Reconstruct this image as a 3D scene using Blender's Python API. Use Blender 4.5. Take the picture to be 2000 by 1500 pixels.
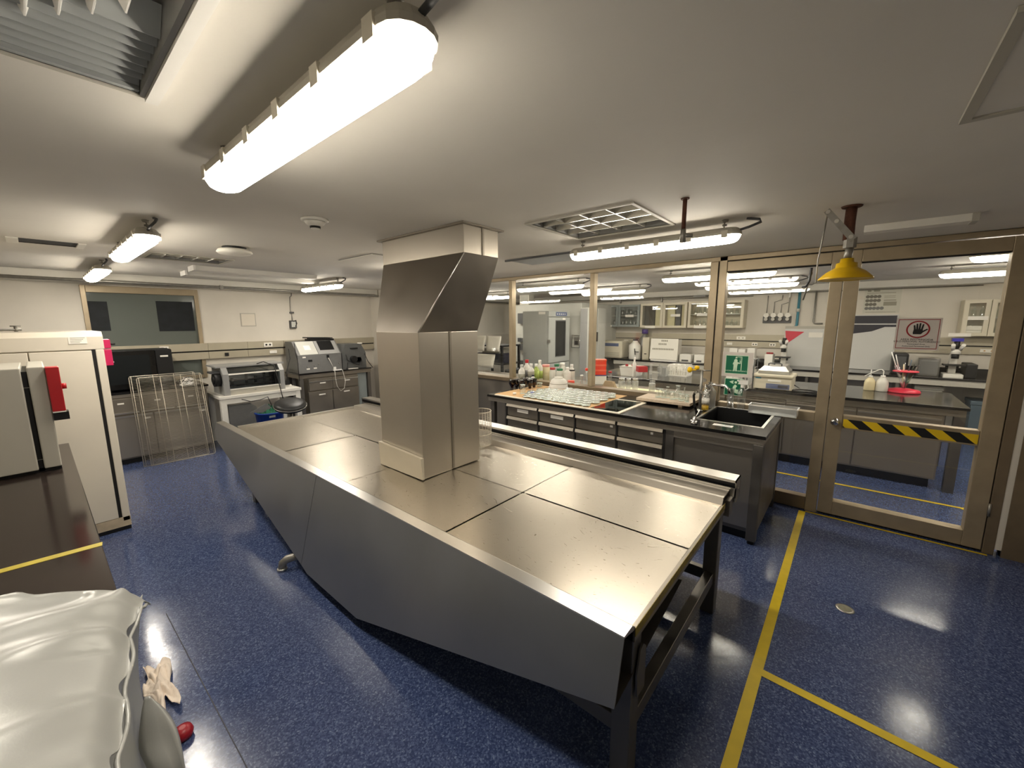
import bpy, bmesh, math, random
from mathutils import Vector, Matrix
for o in list(bpy.data.objects): bpy.data.objects.remove(o, do_unlink=True)
random.seed(7)
SC = bpy.context.scene
COL = SC.collection
# ------------------------------------------------------------------ camera
YAW, PITCH, ROLL, FPX, CAMZ = math.radians(40.2327), math.radians(8.8095), math.radians(-0.2756), 786.99, 1.78
_f = Vector((math.cos(YAW)*math.cos(PITCH), math.sin(YAW)*math.cos(PITCH), -math.sin(PITCH)))
_r0 = Vector((math.sin(YAW), -math.cos(YAW), 0)); _u0 = _r0.cross(_f)
_r = _r0*math.cos(ROLL) + _u0*math.sin(ROLL); _u = _u0*math.cos(ROLL) - _r0*math.sin(ROLL)
cam = bpy.data.cameras.new('camera'); cam.sensor_width = 36; cam.sensor_fit = 'HORIZONTAL'
cam.lens = FPX/2000*36; cam.clip_start = 0.02; cam.clip_end = 60
camo = bpy.data.objects.new('camera', cam); COL.objects.link(camo)
camo.matrix_world = Matrix(((_r.x, _u.x, -_f.x, 0), (_r.y, _u.y, -_f.y, 0), (_r.z, _u.z, -_f.z, CAMZ), (0, 0, 0, 1)))
SC.camera = camo
# ------------------------------------------------------------------ world, exposure
w = bpy.data.worlds.new('world'); SC.world = w; w.use_nodes = True
w.node_tree.nodes['Background'].inputs[0].default_value = (0.9, 0.95, 1, 1)
w.node_tree.nodes['Background'].inputs[1].default_value = 0.0
SC.view_settings.view_transform = 'Standard'; SC.view_settings.look = 'None'
SC.view_settings.exposure = 1.58; SC.view_settings.gamma = 1.0
SC.view_settings.use_curve_mapping = False
LAMP_STRENGTH = 20.0
SC.cycles.adaptive_threshold = 0.015
SC.cycles.max_bounces = 8; SC.cycles.diffuse_bounces = 5; SC.cycles.glossy_bounces = 4; SC.cycles.transparent_max_bounces = 24
SC.cycles.caustics_refractive = False
# ------------------------------------------------------------------ photo pixel -> point on a known plane
def ray(x, y): return _f + _r*((x-1000)/FPX) - _u*((y-750)/FPX)
def PZ(x, y, z): d = ray(x, y); return Vector((0, 0, CAMZ)) + d*((z-CAMZ)/d.z)
def PX(x, y, X): d = ray(x, y); return Vector((0, 0, CAMZ)) + d*(X/d.x)
def PY(x, y, Y): d = ray(x, y); return Vector((0, 0, CAMZ)) + d*(Y/d.y)
# ------------------------------------------------------------------ materials
def lin(c): 
    c = [v/255 for v in c]
    return tuple(v/12.92 if v <= .04045 else ((v+.055)/1.055)**2.4 for v in c) + (1,)
M = {}
def mat(name, rgb, rough=.5, metal=0., var=0.06, scale=6., bump=0., bscale=40., rvar=0., spec=.5, trans=0., ior=1.45, emit=0., coat=0., aniso=0., sub=0.):
    m = bpy.data.materials.new(name); m.use_nodes = True; nt = m.node_tree; p = nt.nodes['Principled BSDF']
    p.inputs['Base Color'].default_value = lin(rgb); p.inputs['Roughness'].default_value = rough
    p.inputs['Metallic'].default_value = metal; p.inputs['Specular IOR Level'].default_value = spec
    p.inputs['Transmission Weight'].default_value = trans; p.inputs['IOR'].default_value = ior
    p.inputs['Coat Weight'].default_value = coat
    if aniso: p.inputs['Anisotropic'].default_value = aniso
    if emit:
        p.inputs['Emission Color'].default_value = lin(rgb); p.inputs['Emission Strength'].default_value = emit
    tc = nt.nodes.new('ShaderNodeTexCoord')
    if var or rvar:
        n = nt.nodes.new('ShaderNodeTexNoise'); n.inputs['Scale'].default_value = scale; n.inputs['Detail'].default_value = 5
        nt.links.new(tc.outputs['Object'], n.inputs['Vector'])
        if var:
            r = nt.nodes.new('ShaderNodeMapRange'); r.inputs['From Min'].default_value = .3; r.inputs['From Max'].default_value = .7
            r.inputs['To Min'].default_value = 1-var; r.inputs['To Max'].default_value = 1+var
            nt.links.new(n.outputs['Fac'], r.inputs['Value'])
            mx = nt.nodes.new('ShaderNodeVectorMath'); mx.operation = 'SCALE'
            mx.inputs[0].default_value = lin(rgb)[:3]; nt.links.new(r.outputs['Result'], mx.inputs['Scale'])
            nt.links.new(mx.outputs['Vector'], p.inputs['Base Color'])
        if rvar:
            r2 = nt.nodes.new('ShaderNodeMapRange'); r2.inputs['From Min'].default_value = .3; r2.inputs['From Max'].default_value = .7
            r2.inputs['To Min'].default_value = max(.02, rough-rvar); r2.inputs['To Max'].default_value = rough+rvar
            nt.links.new(n.outputs['Fac'], r2.inputs['Value']); nt.links.new(r2.outputs['Result'], p.inputs['Roughness'])
    if bump:
        n2 = nt.nodes.new('ShaderNodeTexNoise'); n2.inputs['Scale'].default_value = bscale; n2.inputs['Detail'].default_value = 3
        nt.links.new(tc.outputs['Object'], n2.inputs['Vector'])
        b = nt.nodes.new('ShaderNodeBump'); b.inputs['Strength'].default_value = bump; b.inputs['Distance'].default_value = .01
        nt.links.new(n2.outputs['Fac'], b.inputs['Height']); nt.links.new(b.outputs['Normal'], p.inputs['Normal'])
    M[name] = m; return m
mat('wall', (212, 206, 194), .75, var=.04, scale=2.5, bump=.05, bscale=120)
mat('ceil', (216, 212, 204), .7, var=.05, scale=1.3, bump=.06, bscale=30)
mat('beamw', (212, 209, 200), .6, var=.05, scale=4)
mat('frame', (162, 147, 122), .42, .45, var=.08, scale=9, rvar=.08)
mat('framed', (124, 109, 88), .42, .45, var=.08, scale=9)
mat('dark_gap', (18, 16, 14), .7, var=0)
mat('steel', (172, 165, 153), .36, .88, var=.04, scale=2)
mat('steel_dark', (136, 129, 118), .42, .78, var=.08, scale=4, rvar=.08)
mat('steel_leg', (112, 108, 102), .42, .8, var=.1, scale=8, rvar=.1)
mat('chrome', (215, 214, 212), .09, 1., var=.02)
mat('bright_steel', (205, 202, 196), .3, 1., var=.03, scale=3)
mat('glass_edge_glint', (206, 214, 204), .2, var=0)  # opaque pale tone that paints bright edges onto clear glass
mat('wire', (196, 187, 170), .4, .5, var=.05, scale=20)
mat('orange_lid', (240, 108, 78), .4, var=.02)
mat('olive_tape', (140, 122, 44), .55, var=.35, scale=30)
mat('black', (16, 16, 17), .45, var=.05)
mat('black_gloss', (12, 12, 13), .12, var=0, coat=.4)
mat('granite', (22, 21, 21), .12, var=.35, scale=260, spec=.6)
mat('granite_brown', (52, 44, 40), .13, var=.3, scale=200, spec=.6)
mat('cream', (214, 206, 190), .48, var=.03, scale=3)
mat('cream_grey', (176, 172, 160), .5, var=.03, scale=3)
mat('white_plastic', (226, 223, 214), .4, var=.02)
mat('white_gloss', (235, 233, 228), .25, var=.02)
mat('grey_machine', (112, 112, 110), .5, var=.05, scale=30)
mat('grey_panel', (150, 150, 148), .42, var=.04)
mat('grey_dark', (70, 71, 72), .5, var=.06)
mat('red_box', (176, 30, 36), .4, var=.04)
mat('magenta_box', (186, 30, 82), .4, var=.04)
mat('orange_red', (232, 62, 34), .35, var=.03)
mat('yellow_shower', (214, 172, 12), .35, var=.06, scale=10)
mat('counter_yellow', (206, 188, 74), .5, var=.08, scale=14)
mat('yellow_tape', (204, 176, 26), .5, var=.08, scale=14)
mat('rust', (92, 58, 44), .75, .3, var=.3, scale=30, bump=.3, bscale=60)
mat('galv', (150, 147, 140), .45, .8, var=.12, scale=25)
mat('paper', (232, 228, 216), .8, var=.02)
mat('paper_cream', (222, 214, 176), .8, var=.02)
mat('kraft', (202, 164, 116), .85, var=.06, scale=8)
mat('wood_pale', (200, 178, 148), .6, var=.1, scale=14)
mat('tape_white', (226, 216, 196), .6, var=.05, scale=12)
mat('label_white', (236, 232, 222), .6, var=.03)
mat('ink', (34, 32, 32), .7, var=0)
mat('ink_soft', (150, 146, 130), .8, var=0)
mat('sign_red', (150, 26, 34), .5, var=0)
mat('sign_face', (214, 206, 198), .4, var=.01)
mat('sign_green', (0, 104, 72), .4, var=.02)
mat('sign_mint', (206, 232, 204), .5, var=0)
mat('blue_plastic', (22, 60, 150), .35, var=.04)
mat('green_cloth', (24, 84, 60), .9, var=.2, scale=20)
mat('rubber', (28, 28, 29), .55, var=.05)
mat('seat_black', (34, 34, 35), .42, var=.05)
mat('white_cord', (228, 224, 214), .5, var=0)
mat('foil', (190, 188, 184), .25, 1., var=.1, bump=1., bscale=60)
mat('brass_yellow', (236, 190, 16), .3, var=.04)
mat('green_cap', (12, 110, 66), .4, var=0)
mat('blue_cap', (44, 40, 160), .4, var=0)
mat('teal_pipe', (54, 130, 150), .45, var=.06)
mat('pink_red', (206, 40, 66), .35, var=.02)
mat('red_cloth', (180, 40, 52), .8, var=.1)
mat('navy', (26, 28, 44), .5, var=.05)
mat('whiteboard', (206, 206, 202), .35, var=.02)
mat('door_grey', (168, 170, 164), .45, var=.03)
mat('pale_grey', (192, 192, 184), .45, var=.03)
mat('cab_grey', (142, 150, 148), .45, var=.04)
mat('cab_cream', (208, 200, 178), .45, var=.03)
mat('shadow_in', (60, 58, 54), .7, var=.15, scale=20)
mat('rag', (222, 208, 192), .9, var=.08, scale=15, bump=.4, bscale=30)
mat('red_cap', (150, 22, 34), .4, var=.1)
mat('purple_cap', (66, 44, 120), .4, var=0)
mat('lime', (170, 190, 90), .4, var=.15, scale=40)
mat('beige_plastic', (222, 208, 168), .35, var=.03)
mat('lcd', (84, 96, 130), .3, var=.1)
mat('dark_window', (20, 24, 26), .2, var=.1)
mat('grey_room', (178, 182, 174), .8, var=.05)
mat('poster_dark', (18, 22, 26), .7, var=.4, scale=9)
mat('blue_bin', (74, 90, 100), .45, var=.05)
mat('drain', (150, 148, 130), .4, .6, var=.15, scale=60)
mat('lamp_body', (176, 172, 160), .5, var=.03)
mat('clip', (206, 200, 184), .4, var=0)
mat('grey_fin', (156, 160, 160), .5, var=.04)
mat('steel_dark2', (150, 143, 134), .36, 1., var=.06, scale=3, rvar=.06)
mat('steel_front', (146, 148, 152), .36, .85, var=.06, scale=2.5, rvar=.05)
mat('scuffed', (206, 199, 182), .45, .7, var=.06, scale=4)
mat('rusty_cream', (190, 174, 148), .6, var=.25, scale=9)
mat('grey_dark2', (92, 93, 92), .5, var=.05, scale=30)
mat('worn_board', (190, 172, 150), .6, var=.14, scale=30)
mat('beige_case', (206, 198, 176), .45, var=.03)
mat('poster_pale', (200, 198, 184), .6, var=.02)
mat('ink_soft2', (110, 106, 96), .7, var=0)
mat('kraft2', (172, 146, 112), .85, var=.1)
mat('bench_enamel', (186, 182, 170), .42, var=.03, scale=5)
# lamp lens: the only emitter
ml = bpy.data.materials.new('lamp_lens'); ml.use_nodes = True
_p = ml.node_tree.nodes['Principled BSDF']; _p.inputs['Base Color'].default_value = (.9, .9, .88, 1); _p.inputs['Roughness'].default_value = .35
_p.inputs['Emission Color'].default_value = (1, .93, .82, 1); _p.inputs['Emission Strength'].default_value = LAMP_STRENGTH
M['lamp_lens'] = ml
me_ = ml.copy(); me_.name = 'lamp_lens_edge'; me_.node_tree.nodes['Principled BSDF'].inputs['Emission Strength'].default_value = LAMP_STRENGTH*.5
me_.node_tree.nodes['Principled BSDF'].inputs['Emission Color'].default_value = (1, .9, .74, 1); M['lamp_lens_edge'] = me_
# thin glass: straight-through with a Fresnel mirror
def glass(name, tint, f0=1.5, rough=0., extra=0.):
    m = bpy.data.materials.new(name); m.use_nodes = True; nt = m.node_tree; nt.nodes.clear()
    out = nt.nodes.new('ShaderNodeOutputMaterial'); mix = nt.nodes.new('ShaderNodeMixShader')
    tr = nt.nodes.new('ShaderNodeBsdfTransparent'); gl = nt.nodes.new('ShaderNodeBsdfGlossy'); fr = nt.nodes.new('ShaderNodeFresnel')
    tr.inputs[0].default_value = tint + (1,); gl.inputs['Roughness'].default_value = rough; gl.inputs[0].default_value = (1, 1, 1, 1)
    ge = nt.nodes.new('ShaderNodeNewGeometry'); mi = nt.nodes.new('ShaderNodeMapRange')   # same mirror strength on both faces of a thin sheet
    mi.inputs['To Min'].default_value = f0; mi.inputs['To Max'].default_value = 1/f0
    nt.links.new(ge.outputs['Backfacing'], mi.inputs['Value']); nt.links.new(mi.outputs['Result'], fr.inputs[0])
    if extra:
        ad = nt.nodes.new('ShaderNodeMath'); ad.operation = 'ADD'; ad.inputs[1].default_value = extra; ad.use_clamp = True
        nt.links.new(fr.outputs[0], ad.inputs[0]); nt.links.new(ad.outputs[0], mix.inputs[0])
    else: nt.links.new(fr.outputs[0], mix.inputs[0])
    nt.links.new(tr.outputs[0], mix.inputs[1]); nt.links.new(gl.outputs[0], mix.inputs[2]); nt.links.new(mix.outputs[0], out.inputs[0])
    M[name] = m
glass('pane', (.98, .985, .975), 1.48)
glass('pane_dark', (.74, .77, .76), 1.6)
glass('glassware', (.93, .955, .94), 1.8, .10, .10)
glass('clear_plastic', (.90, .915, .93), 1.7, .15, .12)
glass('cloudy', (.80, .81, .80), 1.5, .45, .22)
glass('amber', (.16, .06, .02), 1.6, .03, .03)
glass('acrylic', (.80, .83, .85), 1.6, .02, .03)
glass('green_glass', (.5, .62, .5), 1.6, .05, .06)
glass('glass_sheet', (.52, .58, .56), 1.55, .0, .04)
mat('film_pane', (98, 103, 98), .1, var=.03, scale=2)
# floor: blue speckled vinyl, waxed
mf = bpy.data.materials.new('vinyl'); mf.use_nodes = True; nt = mf.node_tree; p = nt.nodes['Principled BSDF']
tc = nt.nodes.new('ShaderNodeTexCoord')
v = nt.nodes.new('ShaderNodeTexVoronoi'); v.inputs['Scale'].default_value = 150
cr = nt.nodes.new('ShaderNodeValToRGB'); e = cr.color_ramp.elements
e[0].position = 0; e[0].color = lin((42, 52, 84)); e[1].position = 1; e[1].color = lin((164, 174, 194))
for pos, c in ((.36, (54, 66, 100)), (.6, (68, 80, 115)), (.78, (88, 101, 133)), (.9, (122, 135, 160))): q = e.new(pos); q.color = lin(c)
n1 = nt.nodes.new('ShaderNodeTexNoise'); n1.inputs['Scale'].default_value = 120; n1.inputs['Detail'].default_value = 6
mxv = nt.nodes.new('ShaderNodeMixRGB'); mxv.inputs[0].default_value = .35
sep = nt.nodes.new('ShaderNodeSeparateColor')
nt.links.new(tc.outputs['Object'], v.inputs['Vector']); nt.links.new(tc.outputs['Object'], n1.inputs['Vector'])
nt.links.new(v.outputs['Color'], sep.inputs[0]); nt.links.new(sep.outputs[0], mxv.inputs[1]); nt.links.new(n1.outputs['Fac'], mxv.inputs[2])
nt.links.new(mxv.outputs[0], cr.inputs[0]); nt.links.new(cr.outputs[0], p.inputs['Base Color'])
n3 = nt.nodes.new('ShaderNodeTexNoise'); n3.inputs['Scale'].default_value = 2.5; n3.inputs['Detail'].default_value = 6
r3 = nt.nodes.new('ShaderNodeMapRange'); r3.inputs['From Min'].default_value = .3; r3.inputs['From Max'].default_value = .7; r3.inputs['To Min'].default_value = .10; r3.inputs['To Max'].default_value = .19
nt.links.new(tc.outputs['Object'], n3.inputs['Vector']); nt.links.new(n3.outputs['Fac'], r3.inputs['Value']); nt.links.new(r3.outputs[0], p.inputs['Roughness'])
mpv = nt.nodes.new('ShaderNodeMapping'); mpv.inputs['Scale'].default_value = (9, 14, 1); nt.links.new(tc.outputs['Object'], mpv.inputs[0])
n4 = nt.nodes.new('ShaderNodeTexNoise'); n4.inputs['Scale'].default_value = 3; n4.inputs['Detail'].default_value = 4
nt.links.new(mpv.outputs[0], n4.inputs['Vector'])
bp = nt.nodes.new('ShaderNodeBump'); bp.inputs['Strength'].default_value = .05; bp.inputs['Distance'].default_value = .006
nt.links.new(n4.outputs['Fac'], bp.inputs['Height']); nt.links.new(bp.outputs[0], p.inputs['Normal'])
p.inputs['Specular IOR Level'].default_value = .5
M['vinyl'] = mf
# steel deck: scratched, swirled sheet
md = mat('deck', (174, 166, 152), .33, 1., var=.05, scale=1.6, rvar=.03); nt = md.node_tree; p = nt.nodes['Principled BSDF']
md.node_tree.nodes['Principled BSDF'].inputs['Roughness'].default_value = .38
nt = md.node_tree; p = nt.nodes['Principled BSDF']          # fine swirled scratches
tc = nt.nodes.new('ShaderNodeTexCoord'); nw = nt.nodes.new('ShaderNodeTexNoise'); nw.inputs['Scale'].default_value = 2.5; nw.inputs['Detail'].default_value = 2
va = nt.nodes.new('ShaderNodeVectorMath'); va.operation = 'MULTIPLY_ADD'; va.inputs[1].default_value = (.5, .5, .5)
mp = nt.nodes.new('ShaderNodeMapping'); mp.inputs['Scale'].default_value = (90, 14, 1); mp.inputs['Rotation'].default_value = (0, 0, .6)
ns = nt.nodes.new('ShaderNodeTexNoise'); ns.inputs['Scale'].default_value = 2; ns.inputs['Detail'].default_value = 4
rs_ = nt.nodes.new('ShaderNodeMapRange'); rs_.inputs['From Min'].default_value = .3; rs_.inputs['From Max'].default_value = .7; rs_.inputs['To Min'].default_value = .27; rs_.inputs['To Max'].default_value = .37
nt.links.new(tc.outputs['Object'], nw.inputs['Vector']); nt.links.new(nw.outputs['Color'], va.inputs[0]); nt.links.new(tc.outputs['Object'], va.inputs[2])
nt.links.new(va.outputs[0], mp.inputs[0]); nt.links.new(mp.outputs[0], ns.inputs['Vector']); nt.links.new(ns.outputs['Fac'], rs_.inputs['Value']); nt.links.new(rs_.outputs[0], p.inputs['Roughness'])
# satin dust cover
mc = mat('satin', (158, 158, 153), .36, .25, var=.04, scale=5, bump=.03, bscale=200, spec=.6)
# hazard stripes
def stripes(name, c1, c2, freq, vec):
    m = mat(name, c1, .5, var=0); nt = m.node_tree; p = nt.nodes['Principled BSDF']
    tc = nt.nodes.new('ShaderNodeTexCoord'); dt = nt.nodes.new('ShaderNodeVectorMath'); dt.operation = 'DOT_PRODUCT'; dt.inputs[1].default_value = vec
    mu = nt.nodes.new('ShaderNodeMath'); mu.operation = 'MULTIPLY'; mu.inputs[1].default_value = freq
    fr = nt.nodes.new('ShaderNodeMath'); fr.operation = 'FRACT'; gt = nt.nodes.new('ShaderNodeMath'); gt.operation = 'GREATER_THAN'; gt.inputs[1].default_value = .5
    mx = nt.nodes.new('ShaderNodeMixRGB'); mx.inputs[1].default_value = lin(c1); mx.inputs[2].default_value = lin(c2)
    nt.links.new(tc.outputs['Object'], dt.inputs[0]); nt.links.new(dt.outputs['Value'], mu.inputs[0]); nt.links.new(mu.outputs[0], fr.inputs[0])
    nt.links.new(fr.outputs[0], gt.inputs[0]); nt.links.new(gt.outputs[0], mx.inputs[0]); nt.links.new(mx.outputs[0], p.inputs['Base Color'])
stripes('hazard', (222, 186, 20), (16, 16, 16), 5.2, (0, -1, 1.15))
stripes('hazard_worn', (196, 164, 30), (60, 52, 24), 7.0, (1, 0, 1))
# ------------------------------------------------------------------ mesh builder
def worg(o):
    v = Vector((0, 0, 0))
    while o: v += o.location; o = o.parent
    return v
class B:
    def __init__(s, mtx=None): s.v = []; s.f = []; s.m = mtx; s.sm = set()
    def add(s, vs, fs, smooth=False):
        n = len(s.v); k = len(s.f)
        s.v += [(s.m @ Vector(q)) if s.m else Vector(q) for q in vs]; s.f += [[i+n for i in f] for f in fs]
        if smooth: s.sm.update(range(k, len(s.f)))
        return s
    def box(s, x0, x1, y0, y1, z0, z1):
        return s.add([(x0,y0,z0),(x1,y0,z0),(x1,y1,z0),(x0,y1,z0),(x0,y0,z1),(x1,y0,z1),(x1,y1,z1),(x0,y1,z1)],
                     [(0,3,2,1),(4,5,6,7),(0,1,5,4),(1,2,6,5),(2,3,7,6),(3,0,4,7)])
    def rbox(s, x0, x1, y0, y1, z0, z1, r=.01):     # box with chamfered vertical and top edges
        a = [(x0+r,y0),(x1-r,y0),(x1,y0+r),(x1,y1-r),(x1-r,y1),(x0+r,y1),(x0,y1-r),(x0,y0+r)]
        b = [(min(max(x,x0+r),x1-r), min(max(y,y0+r),y1-r)) for x,y in a]
        vs = [(x,y,z0) for x,y in a]+[(x,y,z1-r) for x,y in a]+[(x,y,z1) for x,y in b]
        fs = [tuple(range(7,-1,-1)), tuple(range(16,24))]
        for k in (0,8): fs += [(k+i, k+(i+1)%8, k+8+(i+1)%8, k+8+i) for i in range(8)]
        return s.add(vs, fs)
    def loft(s, rings, cap=True, smooth=False, closed=True):
        n = len(rings[0]); vs = [q for r in rings for q in r]; fs = []
        for k in range(len(rings)-1):
            for i in range(n if closed else n-1): fs.append((k*n+i, k*n+(i+1)%n, (k+1)*n+(i+1)%n, (k+1)*n+i))
        s.add(vs, fs, smooth)
        if cap: s.add(rings[0], [tuple(range(n-1,-1,-1))]); s.add(rings[-1], [tuple(range(n))])
        return s
    def cyl(s, p0, p1, r0, r1=None, n=12, smooth=True, cap=True):
        p0 = Vector(p0); p1 = Vector(p1); r1 = r0 if r1 is None else r1
        d = (p1-p0).normalized(); a = d.cross(Vector((0,0,1)) if abs(d.z) < .9 else Vector((1,0,0))).normalized(); b = d.cross(a)
        R = lambda p, r: [p+(a*math.cos(t)+b*math.sin(t))*r for t in [2*math.pi*i/n for i in range(n)]]
        return s.loft([R(p0,r0), R(p1,r1)][::-1] if False else [R(p0,r0), R(p1,r1)], cap, smooth)
    def tube(s, pts, r, n=8, smooth=True, cap=True):
        pts = [Vector(q) for q in pts]; rings = []; a = None
        for i, q in enumerate(pts):
            d = (pts[min(i+1,len(pts)-1)]-pts[max(i-1,0)]).normalized()
            if a is None: a = d.cross(Vector((0,0,1)) if abs(d.z) < .9 else Vector((1,0,0))).normalized()
            else: a = (a - d*a.dot(d)).normalized()
            b = d.cross(a); rings.append([q+(a*math.cos(2*math.pi*k/n)+b*math.sin(2*math.pi*k/n))*r for k in range(n)])
        return s.loft(rings, cap, smooth)
    def lathe(s, c, prof, n=16, smooth=True, sx=1, sy=1, rot=0, cap=True):
        c = Vector(c); rings = [[c+Vector((r*sx*math.cos(rot+2*math.pi*i/n), r*sy*math.sin(rot+2*math.pi*i/n), z)) for i in range(n)] for r, z in prof]
        return s.loft(rings, cap, smooth)
    def prism(s, poly, axis, a0, a1):   # poly in the two other axes (x: (y,z), y: (x,z), z: (x,y))
        def P(q, a): return {'x':(a,q[0],q[1]),'y':(q[0],a,q[1]),'z':(q[0],q[1],a)}[axis]
        return s.loft([[P(q,a0) for q in poly],[P(q,a1) for q in poly]])
    def build(s, name, m, parent=None, bevel=0., smooth=False):
        me = bpy.data.meshes.new(name)
        if parent is None and s.v:
            xs = [q.x for q in s.v]; ys = [q.y for q in s.v]
            org = Vector(((min(xs)+max(xs))/2, (min(ys)+max(ys))/2, min(q.z for q in s.v)))
        else: org = worg(parent)
        me.from_pydata([q-org for q in s.v], [], s.f); 
        bm = bmesh.new(); bm.from_mesh(me); bmesh.ops.remove_doubles(bm, verts=bm.verts, dist=1e-5); bmesh.ops.recalc_face_normals(bm, faces=bm.faces)
        if smooth:
            for f in bm.faces: f.smooth = True
        bm.to_mesh(me); bm.free()
        if s.sm and not smooth and len(me.polygons) == len(s.f):
            for i in s.sm: me.polygons[i].use_smooth = True
        me.materials.append(M[m])
        o = bpy.data.objects.new(name, me); COL.objects.link(o)
        if parent is None: o.location = org
        else: o.parent = parent
        if bevel:
            bv = o.modifiers.new('bevel', 'BEVEL'); bv.width = bevel; bv.segments = 2; bv.limit_method = 'ANGLE'; bv.angle_limit = .7
        return o
def tag(o, label, cat, group=None):
    o['label'] = label; o['category'] = cat
    if group: o['group'] = group
    return o
def struct(o): o['kind'] = 'structure'; return o
def thing(name, label, cat, loc, group=None):
    o = bpy.data.objects.new(name, None); COL.objects.link(o); o.location = loc; o.empty_display_size = .1
    return tag(o, label, cat, group)
def clone(root, loc, label=None, group=None):
    r = root.copy(); COL.objects.link(r); r.location = loc
    if label: r['label'] = label
    if group: r['group'] = group
    for ch in list(root.children):
        c = ch.copy(); COL.objects.link(c); c.parent = r
        for g in list(ch.children):
            d = g.copy(); COL.objects.link(d); d.parent = c
    return r
def text(s, name, size, org, xdir, ydir, m, parent, align='CENTER', extr=.0006):
    cu = bpy.data.curves.new(name, 'FONT'); cu.body = s; cu.size = size; cu.align_x = align; cu.extrude = extr
    to = bpy.data.objects.new(name, cu); COL.objects.link(to)
    dg = bpy.context.evaluated_depsgraph_get(); dg.update()
    me = bpy.data.meshes.new_from_object(to.evaluated_get(dg)); bpy.data.objects.remove(to, do_unlink=True)
    x = Vector(xdir).normalized(); y = Vector(ydir).normalized(); z = x.cross(y)
    o0 = Vector(org)-worg(parent)
    for q in me.vertices: c = q.co.copy(); q.co = o0 + x*c.x + y*c.y + z*c.z
    me.materials.clear(); me.materials.append(M[m])
    o = bpy.data.objects.new(name, me); COL.objects.link(o); o.parent = parent
    return o
def holes(b, axis, a, u0, u1, v0, v1, hs):      # a rectangle with rectangular holes on plane axis=a
    us = sorted({u0,u1,*[h[0] for h in hs],*[h[1] for h in hs]}); vs = sorted({v0,v1,*[h[2] for h in hs],*[h[3] for h in hs]})
    for i in range(len(us)-1):
        for j in range(len(vs)-1):
            cu, cv = (us[i]+us[i+1])/2, (vs[j]+vs[j+1])/2
            if any(h[0] < cu < h[1] and h[2] < cv < h[3] for h in hs): continue
            q = [(us[i],vs[j]),(us[i+1],vs[j]),(us[i+1],vs[j+1]),(us[i],vs[j+1])]
            b.add([{'x':(a,*p),'y':(p[0],a,p[1]),'z':(*p,a)}[axis] for p in q], [(0,1,2,3)])
    return b
# ================================================================== the setting
CZ, XL, XP, XF, YB, YR, YR2 = 2.41, -1.7, 4.58, 9.3, 7.6, -1.6, -3.2
fl = struct(B().box(XL, XF, YR2, YB, -.08, 0).build('floor', 'vinyl'))
def strip(p0, p1, w, name, m, parent, z=.0006, t=.0008):
    p0 = Vector(p0); p1 = Vector(p1); d = (p1-p0); d.z = 0; d.normalize(); s = Vector((-d.y, d.x, 0))*w/2
    b = B(); q = [p0-s, p1-s, p1+s, p0+s]
    b.loft([[Vector((c.x, c.y, z)) for c in q], [Vector((c.x, c.y, z+t)) for c in q]])
    return b.build(name, m, parent)
seam = strip((.33, 3.1, 0), (.36, 1.2, 0), .004, 'weld_seam', 'navy', fl)
HOLES = [(2.18,2.80,.99,1.69), (-.33,.285,.97,1.58), (.785,1.39,4.87,5.30), (-.02,.35,4.79,5.04)]
ce = struct(holes(B(), 'z', CZ, XL, XF, YR2, YB, HOLES).build('ceiling', 'ceil'))
WX0, WX1, WZ0, WZ1 = .46, 1.68, .95, 2.27
wb = struct(holes(B(), 'y', YB, XL, XF, 0, CZ, [(WX0, WX1, WZ0, WZ1)]).build('wall_back', 'wall'))
struct(B().box(XL-.08, XL, YR, YB, 0, CZ).build('wall_left', 'wall'))
struct(B().box(XL, XP, YR-.08, YR, 0, CZ).build('wall_right', 'wall'))
struct(B().box(XF, XF+.08, YR2, YB, 0, CZ).build('wall_far', 'wall'))
struct(B().box(XP, XF, YR2-.08, YR2, 0, CZ).build('wall_far_right', 'wall'))
struct(B().box(XP-.05, XP+.05, 5.3, YB, 0, CZ).build('wall_partition', 'wall'))
struct(B().box(XP-.04, XP+.04, YR2, -1.0, 0, CZ).build('wall_door_side', 'wall'))
struct(B().box(XP-.03, XP+.03, 1.03, 5.3, 0, .90).build('wall_partition_low', 'steel_dark'))
# beam along the back wall with a conduit under it
bm_ = struct(B().box(XL, 4.5, 7.28, YB-.002, 2.29, CZ-.002).build('trim_1', 'beamw'))
B().tube([(XL+.02, 7.26, 2.305), (1.5, 7.26, 2.303), (3.4, 7.26, 2.30), (4.42, 7.26, 2.297), (4.47, 7.2, 2.28)], .02).build('conduit', 'galv', bm_)
for x in (-.3, .55, 1.9, 3.2): B().box(x-.02, x+.02, 7.232, 7.29, 2.275, 2.33).build('conduit_clip', 'galv', bm_)
bm2 = struct(B().box(XF-.30, XF-.002, YR2, YB, 2.30, CZ-.002).build('trim_2', 'beamw'))
for k, z in enumerate((2.285, 2.255)): B().tube([(XF-.03, -1.4+3*k, z), (XF-.03, 5.2, z)], .011, 6).build('conduit', 'galv', bm2)
for y in (1.0, 2.2, 3.4, 4.4): B().box(XF-.06, XF-.004, y-.015, y+.015, 2.2, 2.30).build('pipe_bracket', 'galv', bm2)
bm3 = struct(B().box(XP+.06, XF-.31, YB-.34, YB-.002, 2.29, CZ-.002).build('trim_3', 'beamw'))
B().tube([(XP+.1, YB-.36, 2.28), (XF-.4, YB-.36, 2.28)], .02).build('conduit', 'galv', bm3)
struct(B().box(XP-.06, XP+.06, -1.4, -1.0, 0, CZ-.002).build('trim_4', 'framed'))
struct(B().box(XL, 1.25, 7.585, 7.598, 0, .10).build('baseboard_back', 'grey_dark'))
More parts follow.
